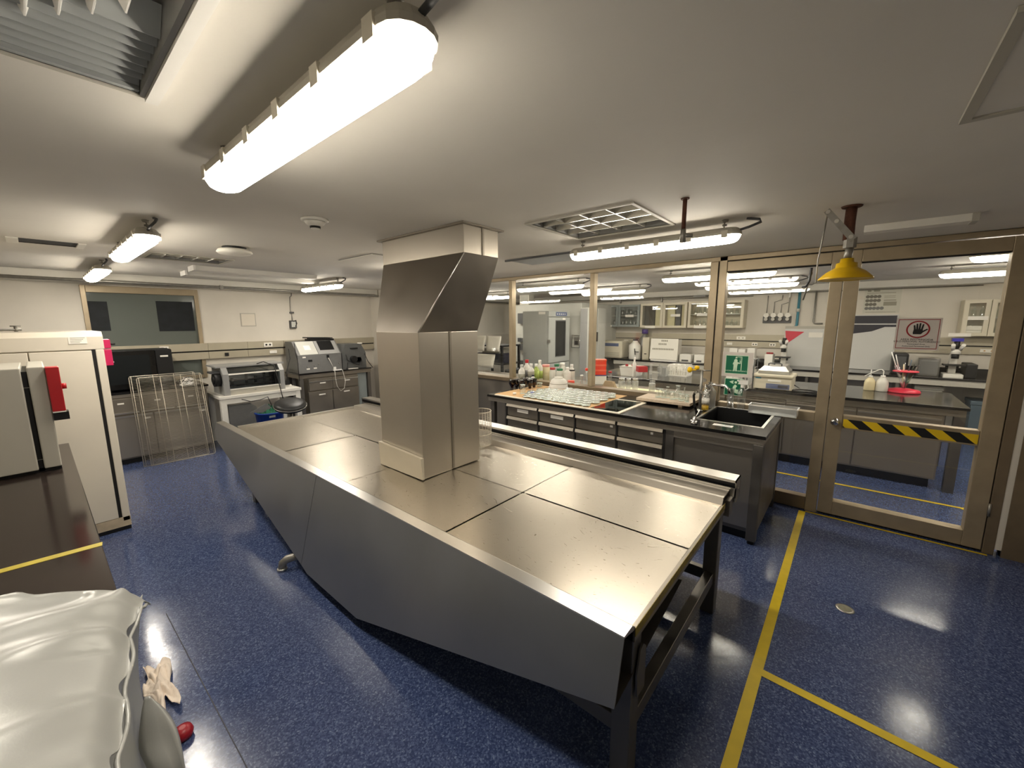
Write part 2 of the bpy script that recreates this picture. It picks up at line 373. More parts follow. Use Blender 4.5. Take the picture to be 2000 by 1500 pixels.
# yellow floor tape
ft = [('wide yellow tape running from the glass door across the blue floor', (4.49, .222, 0), (1.2, .222, 0), .052),
      ('thin yellow tape along the sill of the glass door', (4.50, .20, 0), (4.50, -.93, 0), .026),
      ('yellow tape branching off the wide floor tape near the table end', (2.20, .197, 0), (2.12, -1.5, 0), .048),
      ('yellow floor tape in the far lab in front of the long bench', (5.50, .9, 0), (5.52, -.93, 0), .04),
      ('yellow floor tape turning beyond the glass door', (5.53, -.93, 0), (4.9, -1.35, 0), .045)]
for k, (l, a, b_, wd) in enumerate(ft): tag(strip(a, b_, wd, 'floor_tape', 'yellow_tape', None, .0010+.0004*k), l, 'tape', 'yellow floor tapes')
# floor drain cap
t = thing('floor_drain', 'small oval metal cap set in the blue floor before the door', 'drain', (3.065, -.115, 0))
B().lathe((3.065,-.115,.001), [(.048,0),(.046,.003),(.036,.0035)], 24).build('rim', 'bright_steel', t)
B().lathe((3.065,-.115,.0046), [(.034,0),(.033,.001)], 20).build('cap', 'drain', t)
# ------------------------------------------------------------------ partition: windows and door
def bar(root, name, y0, y1, z0, z1, m='frame', d=.045, x=XP): return B().box(x-d, x+d, y0, y1, z0, z1).build(name, m, root, .004)
w1 = struct(thing('window_1', 'x', 'x', (XP, 3.2, .9))); del w1['category']; w1['label'] = 'long glazed partition on a low sill between the two labs'
bar(w1, 'sill', 1.03, 5.3, .90, .955, 'framed', .075); bar(w1, 'head_rail', 1.03, 5.3, 2.365, CZ-.003, 'frame', .05)
for y0, y1 in ((5.22,5.3),(3.83,3.89),(2.505,2.565)): bar(w1, 'mullion', y0, y1, .955, 2.365)
bar(w1, 'mullion', 1.112, 1.185, .955, 2.365); bar(w1, 'mullion', 1.03, 1.10, .0, CZ-.003, 'frame', .05)
B().box(XP-.03, XP+.03, 1.10, 1.112, .955, 2.36).build('gasket', 'dark_gap', w1)
for y0, y1 in ((3.89,5.22),(2.565,3.83),(1.185,2.505)): B().box(XP-.003, XP+.003, y0, y1, .955, 2.365).build('pane', 'pane', w1)
w2 = struct(thing('window_2', 'x', 'x', (XP, .6, 0))); del w2['category']; w2['label'] = 'fixed glass panel beside the door with green signs on it'
bar(w2, 'head_rail', -.96, 1.03, 2.365, CZ-.003, 'frame', .055); bar(w2, 'top_rail', .21, 1.03, 2.262, 2.357)
B().box(XP-.03, XP+.03, .12, 1.03, 2.357, 2.365).build('gasket', 'dark_gap', w2)
B().box(XP-.02, XP+.02, .215, 1.03, 2.252, 2.262).build('gasket', 'dark_gap', w2)
bar(w2, 'mid_rail', .21, 1.03, .86, .945); bar(w2, 'bottom_rail', .21, 1.03, .005, .13, 'framed'); bar(w2, 'post', .122, .21, .0, 2.357, 'frame', .05)
for z0, z1 in ((.13,.86),(.945,2.252)): B().box(XP-.003, XP+.003, .21, 1.03, z0, z1).build('pane', 'pane', w2)
d1 = struct(thing('door_1', 'x', 'x', (XP, -.4, 0))); del d1['category']; d1['label'] = 'framed glass door with a striped push bar and a round knob'
bar(d1, 'stile', .012, .116, .02, 2.357, 'frame', .05); bar(d1, 'stile', -.90, -.795, .02, 2.357, 'frame', .05)
bar(d1, 'top_rail', -.795, .012, 2.258, 2.357, 'frame', .048); bar(d1, 'bottom_rail', -.795, .012, .02, .145, 'frame', .048)
B().box(XP-.02, XP+.02, -.795, .012, 2.25, 2.258).build('gasket', 'dark_gap', d1)
B().box(XP-.01, XP+.02, -.9, .116, .002, .02).build('gasket', 'dark_gap', d1)
pb = bar(d1, 'push_bar', -.795, .012, .825, .945, 'frame', .04)
B().box(XP-.0425, XP-.0405, -.79, .005, .84, .915).build('hazard_tape', 'hazard', pb)
kn = B().cyl((XP-.05,.062,.89),(XP-.09,.062,.89),.012,.012,12); kn.lathe((0,0,0),[(.001,0)],3) if False else None
ko = B().cyl((XP-.05,.062,.89),(XP-.058,.062,.89),.03,.03,16).cyl((XP-.058,.062,.89),(XP-.085,.062,.89),.012,.012,10)
ko.m = Matrix.Translation((XP-.1,.062,.89)) @ Matrix.Rotation(math.radians(-90),4,'Y')
ko.lathe((0,0,-.02),[(.002,-.002),(.018,0),(.03,.012),(.032,.022),(.025,.034),(.012,.04)],16); ko.build('knob', 'chrome', d1)
for z0, z1 in ((.145,.825),(.945,2.25)): B().box(XP-.003, XP+.003, -.795, .012, z0, z1).build('pane', 'pane', d1)
for z in (.3, 1.9): B().cyl((XP-.055,-.905,z),(XP-.055,-.905,z+.1),.009,.009,8).build('hinge', 'galv', d1)
fr = struct(B().box(XP-.055, XP+.055, -.965, -.905, 0, 2.365).build('trim_5', 'framed', None, .004))
struct(B().box(XP-.05, XP+.05, -1.0, -.965, .05, CZ-.002).build('trim_6', 'wall'))
# ------------------------------------------------------------------ dark window in the back wall
w3 = struct(thing('window_3', 'x', 'x', ((WX0+WX1)/2, YB, WZ0))); del w3['category']; w3['label'] = 'dark corridor window in the back wall with two dark posters behind'
for n, a in (('frame_side', (WX0, WX0+.05, WZ0, WZ1)), ('frame_side', (WX1-.05, WX1, WZ0, WZ1)), ('frame_top', (WX0+.05, WX1-.05, WZ1-.09, WZ1)), ('frame_bottom', (WX0+.05, WX1-.05, WZ0, WZ0+.05))):
    B().box(a[0], a[1], YB-.02, YB+.05, a[2], a[3]).build(n, 'frame', w3, .004)
B().box(WX0+.05, WX1-.05, YB+.012, YB+.03, WZ0+.05, WZ1-.09).build('pane', 'film_pane', w3)
for xa, xb in ((162, 217), (303, 381)):
    a = PY(xa, 588, YB+.03); c = PY(xb, 646, YB+.03)
    B().box(a.x, c.x, YB+.009, YB+.0115, c.z, a.z).build('poster', 'poster_dark', w3)
cb = B(); cb.box(WX0-.6, WX1+.9, 8.6, 8.65, .3, 2.6); cb.box(WX0-.6, WX1+.9, YB+.06, 8.6, .3, .34); cb.box(WX0-.6, WX0-.56, YB+.06, 8.6, .34, 2.6); cb.box(WX1+.86, WX1+.9, YB+.06, 8.6, .34, 2.6); cb.box(WX0-.56, WX1+.86, YB+.06, 8.6, 2.56, 2.6)
struct(cb.build('wall_corridor', 'grey_room'))
# ------------------------------------------------------------------ wall trunking with sockets
def trunking(name, axis, a, u0, u1, z0, z1, socks, splits, d=.055):
    t = struct(thing(name, 'x', 'x', (0,0,z0))); del t['category']; t['label'] = 'two-channel grey cable trunking along the wall'
    zm = (z0+z1)/2
    def bx(n, ua, ub, za, zb, dd, m, par):
        if axis == 'y': return B().box(ua, ub, a-dd, a-.001, za, zb).build(n, m, par)
        return B().box(a-dd, a-.001, ua, ub, za, zb).build(n, m, par)
    bx('gap_strip', u0, u1, zm-.012, zm+.012, d*.6, 'dark_gap', t)
    us = [u0]+splits+[u1]
    for i in range(len(us)-1):
        bx('cover', us[i]+.002, us[i+1]-.002, zm+.010, z1, d, 'trunk', t); bx('cover', us[i]+.002, us[i+1]-.002, z0, zm-.012, d*.92, 'trunk', t)
    for u, z, m, wd, hh in socks:
        s = bx('socket', u-wd/2, u+wd/2, z-hh/2, z+hh/2, d+.012, 'label_white' if m != 'hole' else 'black', t)
        if m != 'hole':
            for k in (-1, 1):
                uu = u+k*wd*.22
                if axis == 'y': B().cyl((uu, a-d-.0125, z), (uu, a-d-.016, z), hh*.22, None, 10).build('outlet', m, s)
                else: B().cyl((a-d-.0125, uu, z), (a-d-.016, uu, z), hh*.22, None, 10).build('outlet', m, s)
    return t
mat('trunk', (176, 168, 148), .45, .2, var=.04, scale=6)
trunking('trim_7', 'y', YB, .4, 4.53, 1.235, 1.475, [(2.55,1.415,'black',.13,.07),(2.62,1.29,'white_gloss',.11,.05),(2.95,1.30,'sign_red',.11,.05),(1.95,1.29,'hole',.05,.05),(1.2,1.42,'black',.1,.06)], [1.72,2.25,2.8,3.5])
trunking('trim_8', 'x', XF, -2.9, 4.9, 1.25, 1.50, [(4.2,1.30,'black',.1,.06),(3.9,1.30,'black',.1,.06),(1.75,1.43,'ink_soft',.16,.06),(1.95,1.31,'white_gloss',.1,.05),(1.5,1.31,'black',.1,.06),(1.2,1.31,'black',.1,.06),(-1.55,1.31,'kraft',.16,.05),(-.42,1.44,'white_gloss',.1,.06)], [-1.2,.5,2.2,3.6])
# ------------------------------------------------------------------ sealed tube lights
def lamp(x, y0, y1, label, zl=2.262, group='hanging tube lights', detail=True):
    yc = (y0+y1)/2; t = thing('tube_light', label, 'light', (x, yc, zl), group); L = (y1-y0)/2
    def outline(w, l, r):     # rounded-end plan outline
        n = 8; o = []
        for k in range(n+1): a = math.pi*k/n; o.append((w*math.cos(a), l-r+r*math.sin(a)))
        for k in range(n+1): a = math.pi+math.pi*k/n; o.append((w*math.cos(a), -(l-r)+r*math.sin(a)))
        return o
    prof = [(.050,-.016,.015),(.043,-.03,.0075),(.034,-.040,.004),(.012,-.06,0)]
    b = B(); b.loft([[Vector((x+px, yc+py, zl+z)) for px, py in outline(w, L+dl, .06)] for w, dl, z in prof[::-1]], True, True)
    b.build('lens', 'lamp_lens', t)
    b = B(); b.loft([[Vector((x+px, yc+py, zl+z)) for px, py in outline(w, L+dl, .06)] for w, dl, z in ((.050,-.0155,.0155),(.057,-.004,.034),(.058,0,.048))], False, True)
    b.build('lens_edge', 'lamp_lens_edge', t)
    b = B(); b.loft([[Vector((x+px, yc+py, zl+z)) for px, py in outline(w, L+dl, .06)] for w, dl, z in ((.062,.004,.0485),(.063,.005,.062),(.052,-.01,.085),(.046,-.02,.092))], True)
    b.build('body', 'lamp_body', t)
    if detail:
        for k in range(6):
            yy = y0+.08+k*(y1-y0-.16)/5
            for s in (-1, 1):
                sx = x+s*.0635; B().box(sx-.004, sx+.004, yy-.018, yy+.018, zl+.03, zl+.072).build('clip', 'clip', t)
    for yy in (y0+.1, y1-.1):
        b = B().tube([(x+.01,yy,zl+.09),(x+.014,yy+.004,zl+.115),(x+.008,yy-.004,CZ-.002)], .004, 6); b.cyl((x+.012,yy,zl+.112),(x+.012,yy,zl+.122),.014,.014,8); b.cyl((x+.008,yy-.004,CZ-.012),(x+.008,yy-.004,CZ-.001),.016,.02,8)
        b.build('hanger', 'galv', t)
    B().tube([(x,y0+.01,zl+.075),(x,y0-.04,zl+.085),(x+.02,y0-.10,zl+.11),(x+.03,y0-.09,CZ-.02),(x+.03,y0-.02,CZ-.004)], .008, 6).build('supply_cable', 'grey_dark', t)
    return t
lamp(.53, .655, 1.91, 'large lit tube light hanging over the aisle beside the long steel table')
lamp(.53, 3.32, 4.6, 'lit tube light hanging above the blue aisle by the tall cream oven')
lamp(.53, 5.72, 6.98, 'lit tube light hanging just in front of the dark back window')
lamp(2.92, .60, 1.83, 'lit tube light hanging next to the rusty ceiling rod and louvred troffer')
lamp(2.92, 3.12, 4.37, 'lit tube light hanging behind the steel exhaust duct', detail=False)
lamp(2.92, 5.65, 6.88, 'lit tube light hanging above the grey instrument on the back bench')
for lab, x, y0 in (('lit tube light in the far lab above the bottles by the glass partition',5.33,3.12),('lit tube light in the far lab just beyond the glass beside the door',5.35,.72),
                   ('lit tube light in the far lab in front of the upper door glass',5.35,-1.95),('lit tube light in the far lab before the grey wall cabinets',6.95,2.85),
                   ('lit tube light in the far lab above the water bath bench',7.15,.68),('lit tube light in the far lab above the microscopes',7.1,-1.95),
                   ('lit tube light in the far lab near its left end wall',6.6,5.6)):
    lamp(x, y0, y0+1.25, lab, group='far lab tube lights', detail=False)
# ================================================================== ceiling fittings
def troffer(x0, x1, y0, y1, nx, ny, label, depth=.09, mres='grey_panel'):
    t = thing('louvre_troffer', label, 'troffer', ((x0+x1)/2, (y0+y1)/2, CZ))
    g = .022
    for n, a in (('trim_edge',(x0-g,x1+g,y0-g,y0)),('trim_edge',(x0-g,x1+g,y1,y1+g)),('trim_edge',(x0-g,x0,y0,y1)),('trim_edge',(x1,x1+g,y0,y1))):
        B().box(*a, CZ-.008, CZ+.004).build(n, 'cream_grey', t)
    b = B(); b.box(x0,x1,y0,y1,CZ+depth,CZ+depth+.01)
    for a in ((x0-.004,x0,y0,y1),(x1,x1+.004,y0,y1),(x0,x1,y0-.004,y0),(x0,x1,y1,y1+.004)): b.box(*a, CZ, CZ+depth)
    b.build('housing', mres, t)
    for i in range(1, nx):
        x = x0+(x1-x0)*i/nx; b = B(); b.prism([(x-.004,CZ+.002),(x+.004,CZ+.002),(x+.016,CZ+.05),(x-.016,CZ+.05)], 'y', y0, y1); b.build('louvre', 'louvre', t)
    for j in range(1, ny):
        y = y0+(y1-y0)*j/ny; b = B(); b.prism([(y-.003,CZ+.004),(y+.003,CZ+.004),(y+.009,CZ+.045),(y-.009,CZ+.045)], 'x', x0, x1); b.build('cross_louvre', 'louvre', t)
    return t
mat('louvre', (205, 203, 196), .22, .85, var=.03)
troffer(2.18, 2.80, .99, 1.69, 4, 4, 'unlit square ceiling troffer with a shiny louvre grid')
troffer(.785, 1.39, 4.87, 5.30, 5, 2, 'unlit narrow louvred troffer set in the ceiling beyond the round access point')
# near vent troffer with white V louvres and grey fins
x0, x1, y0, y1 = -.33, .285, .97, 1.58
t = thing('louvred_vent', 'large recessed ceiling vent with grey fins and white V louvres', 'vent', ((x0+x1)/2, (y0+y1)/2, CZ))
B().box(x1, x1+.028, y0-.03, y1+.012, CZ-.014, CZ+.01).build('trim_edge', 'white_gloss', t); B().box(x0-.03, x1, y1, y1+.012, CZ-.004, CZ+.01).build('trim_edge', 'cream_grey', t)
b = B(); b.box(x0,x1,y0,y1,CZ+.15,CZ+.16)
for a in ((x0-.004,x0,y0,y1),(x0,x1,y0-.004,y0),(x0,x1,y1,y1+.004)): b.box(*a, CZ, CZ+.15)
b.build('housing', 'grey_machine', t)
B().box(x1-.012, x1-.001, y0, y1, CZ-.004, CZ+.15).build('side_rail', 'grey_panel', t)
for k in range(8):
    y = 1.56-.040*k; b = B(); b.loft([[Vector((x0,y,CZ+.012)),Vector((x0,y-.002,CZ+.012)),Vector((x0,y-.05,CZ+.06)),Vector((x0,y-.048,CZ+.06))],[Vector((x1-.014,y,CZ+.012)),Vector((x1-.014,y-.002,CZ+.012)),Vector((x1-.014,y-.05,CZ+.06)),Vector((x1-.014,y-.048,CZ+.06))]]); b.build('fin', 'grey_fin', t)
mat_f = None
for k in range(11):
    x = .205-.045*k; ye = min(1.46, 1.38-1.25*(x-.07)) if x > -.0 else 1.46; b = B()
    b.loft([[Vector((x-.0015,ye,CZ+.002)),Vector((x+.0015,ye,CZ+.002)),Vector((x+.021,ye+.03,CZ+.07)),Vector((x-.021,ye+.03,CZ+.07))],[Vector((x-.0015,.985,CZ+.002)),Vector((x+.0015,.985,CZ+.002)),Vector((x+.021,.985,CZ+.07)),Vector((x-.021,.985,CZ+.07))]]); b.build('v_louvre','white_gloss',t)
B().box(x0,x1-.014,1.562,1.579,CZ+.001,CZ+.014).build('end_filler','grey_fin',t)  # filler strip added so the unlit end gap looks grey
# linear vent
t = thing('slot_vent', 'slim dark slot vent with white ends in the ceiling', 'vent', (.165, 4.9, CZ))
b = B(); b.box(-.02,.35,4.79,5.04,CZ+.05,CZ+.06)
for a in ((-.02,.35,4.786,4.79),(-.02,.35,5.04,5.044),(-.024,-.02,4.79,5.04),(.35,.354,4.79,5.04)): b.box(*a,CZ,CZ+.05)
b.build('housing','shadow_in',t); B().box(-.04,.02,4.77,5.06,CZ-.008,CZ+.002).build('end_cap','white_plastic',t); B().box(.325,.37,4.77,5.06,CZ-.008,CZ+.002).build('end_cap','white_plastic',t)
for k in range(5): B().box(.02,.325,4.80+.05*k,4.815+.05*k,CZ+.004,CZ+.03).build('slat','grey_dark',t)
# smoke detector, access point
t = thing('smoke_detector', 'white stepped smoke detector on the ceiling with a dark ring', 'detector', (1.21, 2.61, CZ-.06))
B().lathe((1.21,2.61,CZ-.016),[(.07,0),(.078,.004),(.078,.015)],28).build('base','white_plastic',t)
B().lathe((1.21,2.61,CZ-.044),[(.034,0),(.05,.01),(.062,.027)],24).build('shell','white_plastic',t)
B().lathe((1.21,2.61,CZ-.056),[(.03,0),(.031,.012)],20).build('sensor_ring','ink',t); B().lathe((1.21,2.61,CZ-.062),[(.02,0),(.028,.006)],20).build('cap','white_plastic',t)
t = thing('access_point', 'round white ceiling access point hanging below a dark gap', 'detector', (1.19, 4.07, CZ-.06))
B().lathe((1.19,4.07,CZ-.062),[(.06,0),(.115,.006),(.13,.02),(.118,.04),(.09,.046)],28).build('shell','white_plastic',t)
B().lathe((1.19,4.07,CZ-.016),[(.085,0),(.088,.015)],24).build('mount','black',t)
# surface panels and hatches
t = thing('ceiling_hatch', 'shut ceiling access hatch with a thin raised edge near the door side', 'hatch', (1.67, -.75, CZ-.01))
B().box(1.40,1.975,-1.18,-.215,CZ-.008,CZ-.001).build('panel','ceil',t)
for a in ((1.375,1.40,-1.2,-.19),(1.975,2.0,-1.2,-.19),(1.40,1.975,-.215,-.19),(1.40,1.975,-1.2,-1.18)): B().box(*a,CZ-.014,CZ-.001).build('edge','cream_grey',t)
t = thing('ceiling_hatch', 'thin square ceiling hatch behind the top of the exhaust duct', 'hatch', (2.35, 3.8, CZ-.012))
B().box(2.125,2.57,3.48,4.10,CZ-.010,CZ-.001).build('panel','ceil',t); B().box(2.115,2.58,3.47,4.11,CZ-.003,CZ-.0005).build('edge','grey_machine',t)
t = thing('ceiling_hatch', 'half open dark ceiling hatch along the glass partition', 'hatch', (3.5, 2.5, CZ-.03))
B().box(3.25,3.72,2.02,2.84,CZ-.004,CZ-.001).build('opening','grey_machine',t); b = B(); b.loft([[Vector((3.25,2.02,CZ-.006)),Vector((3.27,2.02,CZ-.006)),Vector((3.27,2.84,CZ-.006)),Vector((3.25,2.84,CZ-.006))],[Vector((3.25,2.02,CZ-.02)),Vector((3.27,2.02,CZ-.02)),Vector((3.27,2.84,CZ-.02)),Vector((3.25,2.84,CZ-.02))]]); b.build('edge','grey_dark',t)
t = thing('batten_fitting', 'unlit white batten fixed flat to the ceiling above the shower', 'fitting', (3.78, -.22, CZ-.05))
B().box(3.72,3.83,-.47,.02,CZ-.045,CZ-.001).build('body','white_plastic',t); B().box(3.71,3.84,-.50,-.47,CZ-.05,CZ-.001).build('end_cap','cream_grey',t)
for k, (xa, xb, yy) in enumerate(((1.25,2.58,5.72),(1.30,2.9,6.35))):
    t = thing('batten_fitting', ('long unlit white batten on the ceiling nearer the duct', 'long unlit white batten on the ceiling nearer the back wall')[k], 'fitting', ((xa+xb)/2, yy, CZ-.06))
    B().prism([(yy-.11,CZ-.001),(yy+.11,CZ-.001),(yy+.08,CZ-.05),(yy-.08,CZ-.05)],'x',xa,xb).build('body','white_plastic',t); B().box(xa-.02,xa,yy-.12,yy+.12,CZ-.055,CZ-.001).build('end_cap','white_gloss',t)
# rusty rod with valve
t = thing('pendant_valve', 'rusty rod hanging from the ceiling with a grey valve at its foot', 'pipe', (2.28, .742, 2.19))
B().cyl((2.28,.742,2.255),(2.28,.742,CZ-.001),.011).build('rod','rust',t); b = B().cyl((2.28,.742,2.19),(2.28,.742,2.256),.017,.013); b.cyl((2.28,.742,2.225),(2.30,.70,2.222),.012,.009); b.build('valve','galv',t)
B().lathe((2.28,.742,CZ-.006),[(.02,0),(.022,.005)],12).build('flange','rust',t)
# ------------------------------------------------------------------ emergency shower
S = Vector((3.05,.08,0)); t = thing('emergency_shower', 'yellow emergency shower head on a rusty pipe with a pull rod', 'shower', (S.x,S.y,2.0))
def PS(x, y): return PX(x, y, S.x)
zv = PS(1662,468).z; zh = PS(1652,546).z; zp = PS(1657,505).z; cx = PS(1652,530).y
B().tube([(S.x,S.y,CZ-.001),(S.x,S.y+.002,zv+.10),(S.x,S.y,zv)], .026, 12).build('pipe','rust',t); B().lathe((S.x,S.y,CZ-.008),[(.045,0),(.05,.007)],14).build('flange','rust',t)
B().cyl((S.x,S.y-.01,zv+.012),(S.x,S.y-.01,zv-.045),.03,.03,6,False).cyl((S.x,S.y-.012,zv-.04),(S.x,cx,zp-.005),.019).build('valve','galv',t)
rh = (PS(1597,545)-PS(1708,542)).length/2; hz = zp-zh
B().lathe((S.x,cx,zh),[(rh*.9,.004),(rh,0),(rh*.99,.008),(rh*.72,hz*.36),(rh*.48,hz*.52),(rh*.40,hz*.58),(rh*.38,hz*.78),(rh*.26,hz*.82),(rh*.24,hz)],32).build('shower_head','yellow_shower',t)
a0 = PS(1662,464); a1 = PS(1618,416); a0.x -= .03; a1.x -= .03
dd = (a1-a0).normalized(); nn = Vector((0,-dd.z,dd.y))*.016
b = B(); q = [a0-nn-dd*.02,a1-nn+dd*.012,a1+nn+dd*.012,a0+nn-dd*.02]; b.loft([q,[c+Vector((.006,0,0)) for c in q]]); b.build('lever','galv',t)
for c in (a0, a1, a0.lerp(a1,.62)): B().cyl(c-Vector((.006,0,0)),c+Vector((.012,0,0)),.011,.011,10).build('bolt','bright_steel',t)
p = [a1, PS(1606,470), PS(1600,498), PS(1598,505), PS(1593,552), PS(1586,556), PS(1573,556)]
B().tube(p,.004,6).build('pull_rod','galv',t)
b = B().tube([PS(1568,586),PS(1586,532)],.005,6); b.build('pull_handle','galv',t)
B().tube([PS(1585,523),PS(1581,548),PS(1574,560),PS(1566,560)],.0075,8).build('handle_grip','grey_dark',t)
# ================================================================== exhaust duct
t = thing('exhaust_duct', 'stainless steel exhaust duct standing on the table and flaring to the ceiling', 'duct', (1.9,2.43,.70))
lo = (1.63,2.175,2.18,2.68); up = (1.86,2.19,1.975,2.90); z1, z2 = 1.712, 2.222
B().box(lo[0],lo[1],lo[2],lo[3],.703,z1).build('lower_duct','steel',t,.003)
R = lambda q, z: [Vector((q[0],q[2],z)),Vector((q[1],q[2],z)),Vector((q[1],q[3],z)),Vector((q[0],q[3],z))]
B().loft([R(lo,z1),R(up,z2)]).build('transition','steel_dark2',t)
B().box(up[0],up[1],up[2],up[3],z2,CZ-.01).build('upper_duct','steel',t,.003)
B().box(up[0]-.03,up[1]+.03,up[2]-.03,up[3]+.03,CZ-.011,CZ-.001).build('ceiling_flange','steel_dark',t)
for xx, ya, za, zb in ((1.905,lo[2],.71,z1),(2.04,up[2],z2,CZ-.012)): B().box(xx-.012,xx+.004,ya-.006,ya,za,zb).build('seam_strip','steel_dark',t)
B().tube([Vector((lo[0],lo[2],z1)),Vector((up[0],up[2],z2))],.005,6).build('edge_bead','bright_steel',t)
b = B(); q = [(lo[3]+.01,.705),(lo[2]-.01,.705),(lo[2]-.01,.86),(lo[3]+.01,.885)]
b.loft([[Vector((1.612 if z < .8 else 1.604,y,z)) for y,z in q],[Vector((1.627,y,z)) for y,z in q]]); b.build('kick_plate','scuffed',t)
# ================================================================== long steel table
TZ = .72
t = thing('steel_table', 'long stainless steel extraction table with a sloping front and rear channel', 'table', (1.9,2.7,0))
ys = [.505,1.527,2.565,3.60,4.78]; xs = [1.262,1.905,2.515]
for i in range(2):
    for j in range(4):
        g = .005; dz = (.0,.003,.001,.004)[(i*3+j) % 4]
        bb = B(); n = 5; bow = -.004
        x0_, x1_, y0_, y1_ = xs[i]+g, xs[i+1]-g, ys[j]+g, ys[j+1]-g
        V_ = [(x0_+(x1_-x0_)*a/n, y0_+(y1_-y0_)*c/n, .699+dz*.6+bow*16*(a/n)*(1-a/n)*(c/n)*(1-c/n)) for a in range(n+1) for c in range(n+1)]
        bb.add(V_, [(a*(n+1)+c,(a+1)*(n+1)+c,(a+1)*(n+1)+c+1,a*(n+1)+c+1) for a in range(n) for c in range(n)], True)
        bb.box(x0_, x1_, y0_, y1_, .682, .693); bb.build('deck_plate','deck',t)
B().box(1.262,2.515,.51,4.78,.640,.681).build('dark_underlay','black',t)  # black underlay added so the gaps between plates look shaded
# front rim and sloping front sheets
B().prism([(1.1745,.712),(1.1745,.72),(1.24,.7205),(1.266,.701),(1.264,.69)],'y',.50,5.19).build('front_rim','bright_steel',t)
K = -.25
def fp(y, z): return Vector((1.175+K*(TZ-z), y, z))
for nm, poly in (('front_sheet',[(.50,.715),(.50,.485),(2.05,.085),(2.70,.085),(2.80,.107),(2.80,.715)]),('front_sheet',[(2.805,.715),(2.805,.108),(5.05,.545),(5.19,.62),(5.19,.715)])):
    b = B(); r0 = [fp(*q) for q in poly]; b.loft([r0,[c+Vector((.006,0,0)) for c in r0]]); b.build(nm,'steel_front',t)
# hopper underside
b = B(); prof = [(.50,.485),(2.05,.085),(2.70,.085),(5.05,.545)]
b.loft([[fp(y,z)+Vector((.006,0,.0)) for y,z in prof],[Vector((1.80,y,min(.60,z+.12))) for y,z in prof]],False,False,False); b.build('hopper_pan','steel_dark',t)
B().box(1.262,2.56,.498,.512,.640,.699).build('end_apron','steel_dark',t); B().box(1.262,2.56,.4955,.4978,.664,.699).build('edge_tape','olive_tape',t)
B().box(1.262,2.56,4.785,4.80,.640,.718).build('end_apron','steel_dark',t); B().box(1.262,2.56,4.775,4.805,.700,.722).build('end_lip','bright_steel',t)
# rear upstand, ledge and slotted channel
B().prism([(2.515,.698),(2.545,.735),(2.69,.737),(2.69,.728),(2.55,.727),(2.52,.69)],'y',.505,4.79).build('rear_ledge','steel',t)
b = B(); b.box(2.692,2.70,.47,4.86,.69,.752); b.box(2.692,2.705,.47,4.86,.786,.803); b.box(2.705,2.815,.47,4.86,.796,.803); b.box(2.807,2.815,.47,4.86,.66,.796); b.box(2.692,2.815,.47,.476,.66,.803); b.box(2.692,2.815,4.854,4.86,.66,.803); b.box(2.70,2.807,.476,4.854,.66,.668); b.build('rear_channel','bright_steel',t)
B().box(2.722,2.73,.48,4.85,.69,.795).build('channel_lining','black',t)
B().box(2.60,2.69,.48,.56,.60,.70).build('channel_bracket','steel_dark',t)
# legs, stretchers
for x, y in ((1.30,.54),(2.52,.54),(1.28,4.45),(2.52,4.45)): B().box(x-.038,x+.038,y-.038,y+.038,.0,.68).build('leg','steel_leg',t,.004)
for a in ((1.338,2.482,.515,.565,.20,.27),(1.338,2.482,4.425,4.475,.20,.27),(1.28,1.32,.578,4.412,.20,.27),(2.50,2.54,.578,4.412,.20,.27)): B().box(*a).build('stretcher','steel_leg',t,.003)
b = B(); b.prism([(1.285,.40),(1.352,.40),(1.352,.575),(1.325,.60),(1.30,.59),(1.275,.50)],'y',.488,.4945); b.build('gusset','steel_leg',t)
# drain elbow
e = thing('drain_elbow', 'short metal drain elbow on the blue floor under the table front', 'pipe', (.97,3.02,0))
B().tube([(1.16,2.93,.085),(1.06,2.98,.085),(1.005,3.005,.078),(.98,3.02,.055),(.972,3.024,.012)],.028,12).build('elbow','galv',e); B().lathe((.972,3.024,0),[(.034,0),(.034,.014),(.03,.018)],16).build('collar','bright_steel',e)
# wire basket behind the duct
c = PZ(934,868,.70); c = Vector((c.x+.02, c.y, .703)); t = thing('wire_basket', 'round wire test tube basket standing behind the steel duct', 'basket', c)
ht = .30; r0 = .105
b = B()
for k in range(30): 
    z = c.z+.012+ht*k/30; b.tube([(c.x+r0*math.cos(a),c.y+r0*math.sin(a),z) for a in [2*math.pi*i/20 for i in range(21)]],.0012,3,cap=False)
for i in range(24): a = 2*math.pi*i/24; b.cyl((c.x+r0*math.cos(a),c.y+r0*math.sin(a),c.z),(c.x+r0*math.cos(a),c.y+r0*math.sin(a),c.z+ht),.0012,None,3)
o = b.build('wire_mesh','wire',t); o['kind'] = 'stuff'
b = B()
for z in (.004,.10,ht): b.tube([(c.x+r0*math.cos(a),c.y+r0*math.sin(a),c.z+z) for a in [2*math.pi*i/24 for i in range(25)]],.0038,6,cap=False)
b.build('rim','wire',t)
o = B(); [o.tube([(c.x-math.sqrt(r0*r0-q*q),c.y+q,c.z+.003),(c.x+math.sqrt(r0*r0-q*q),c.y+q,c.z+.003)],.0012,3) for q in [(-9+2*i)*.01 for i in range(10)]]
o = o.build('base_mesh','wire',t); o['kind'] = 'stuff'
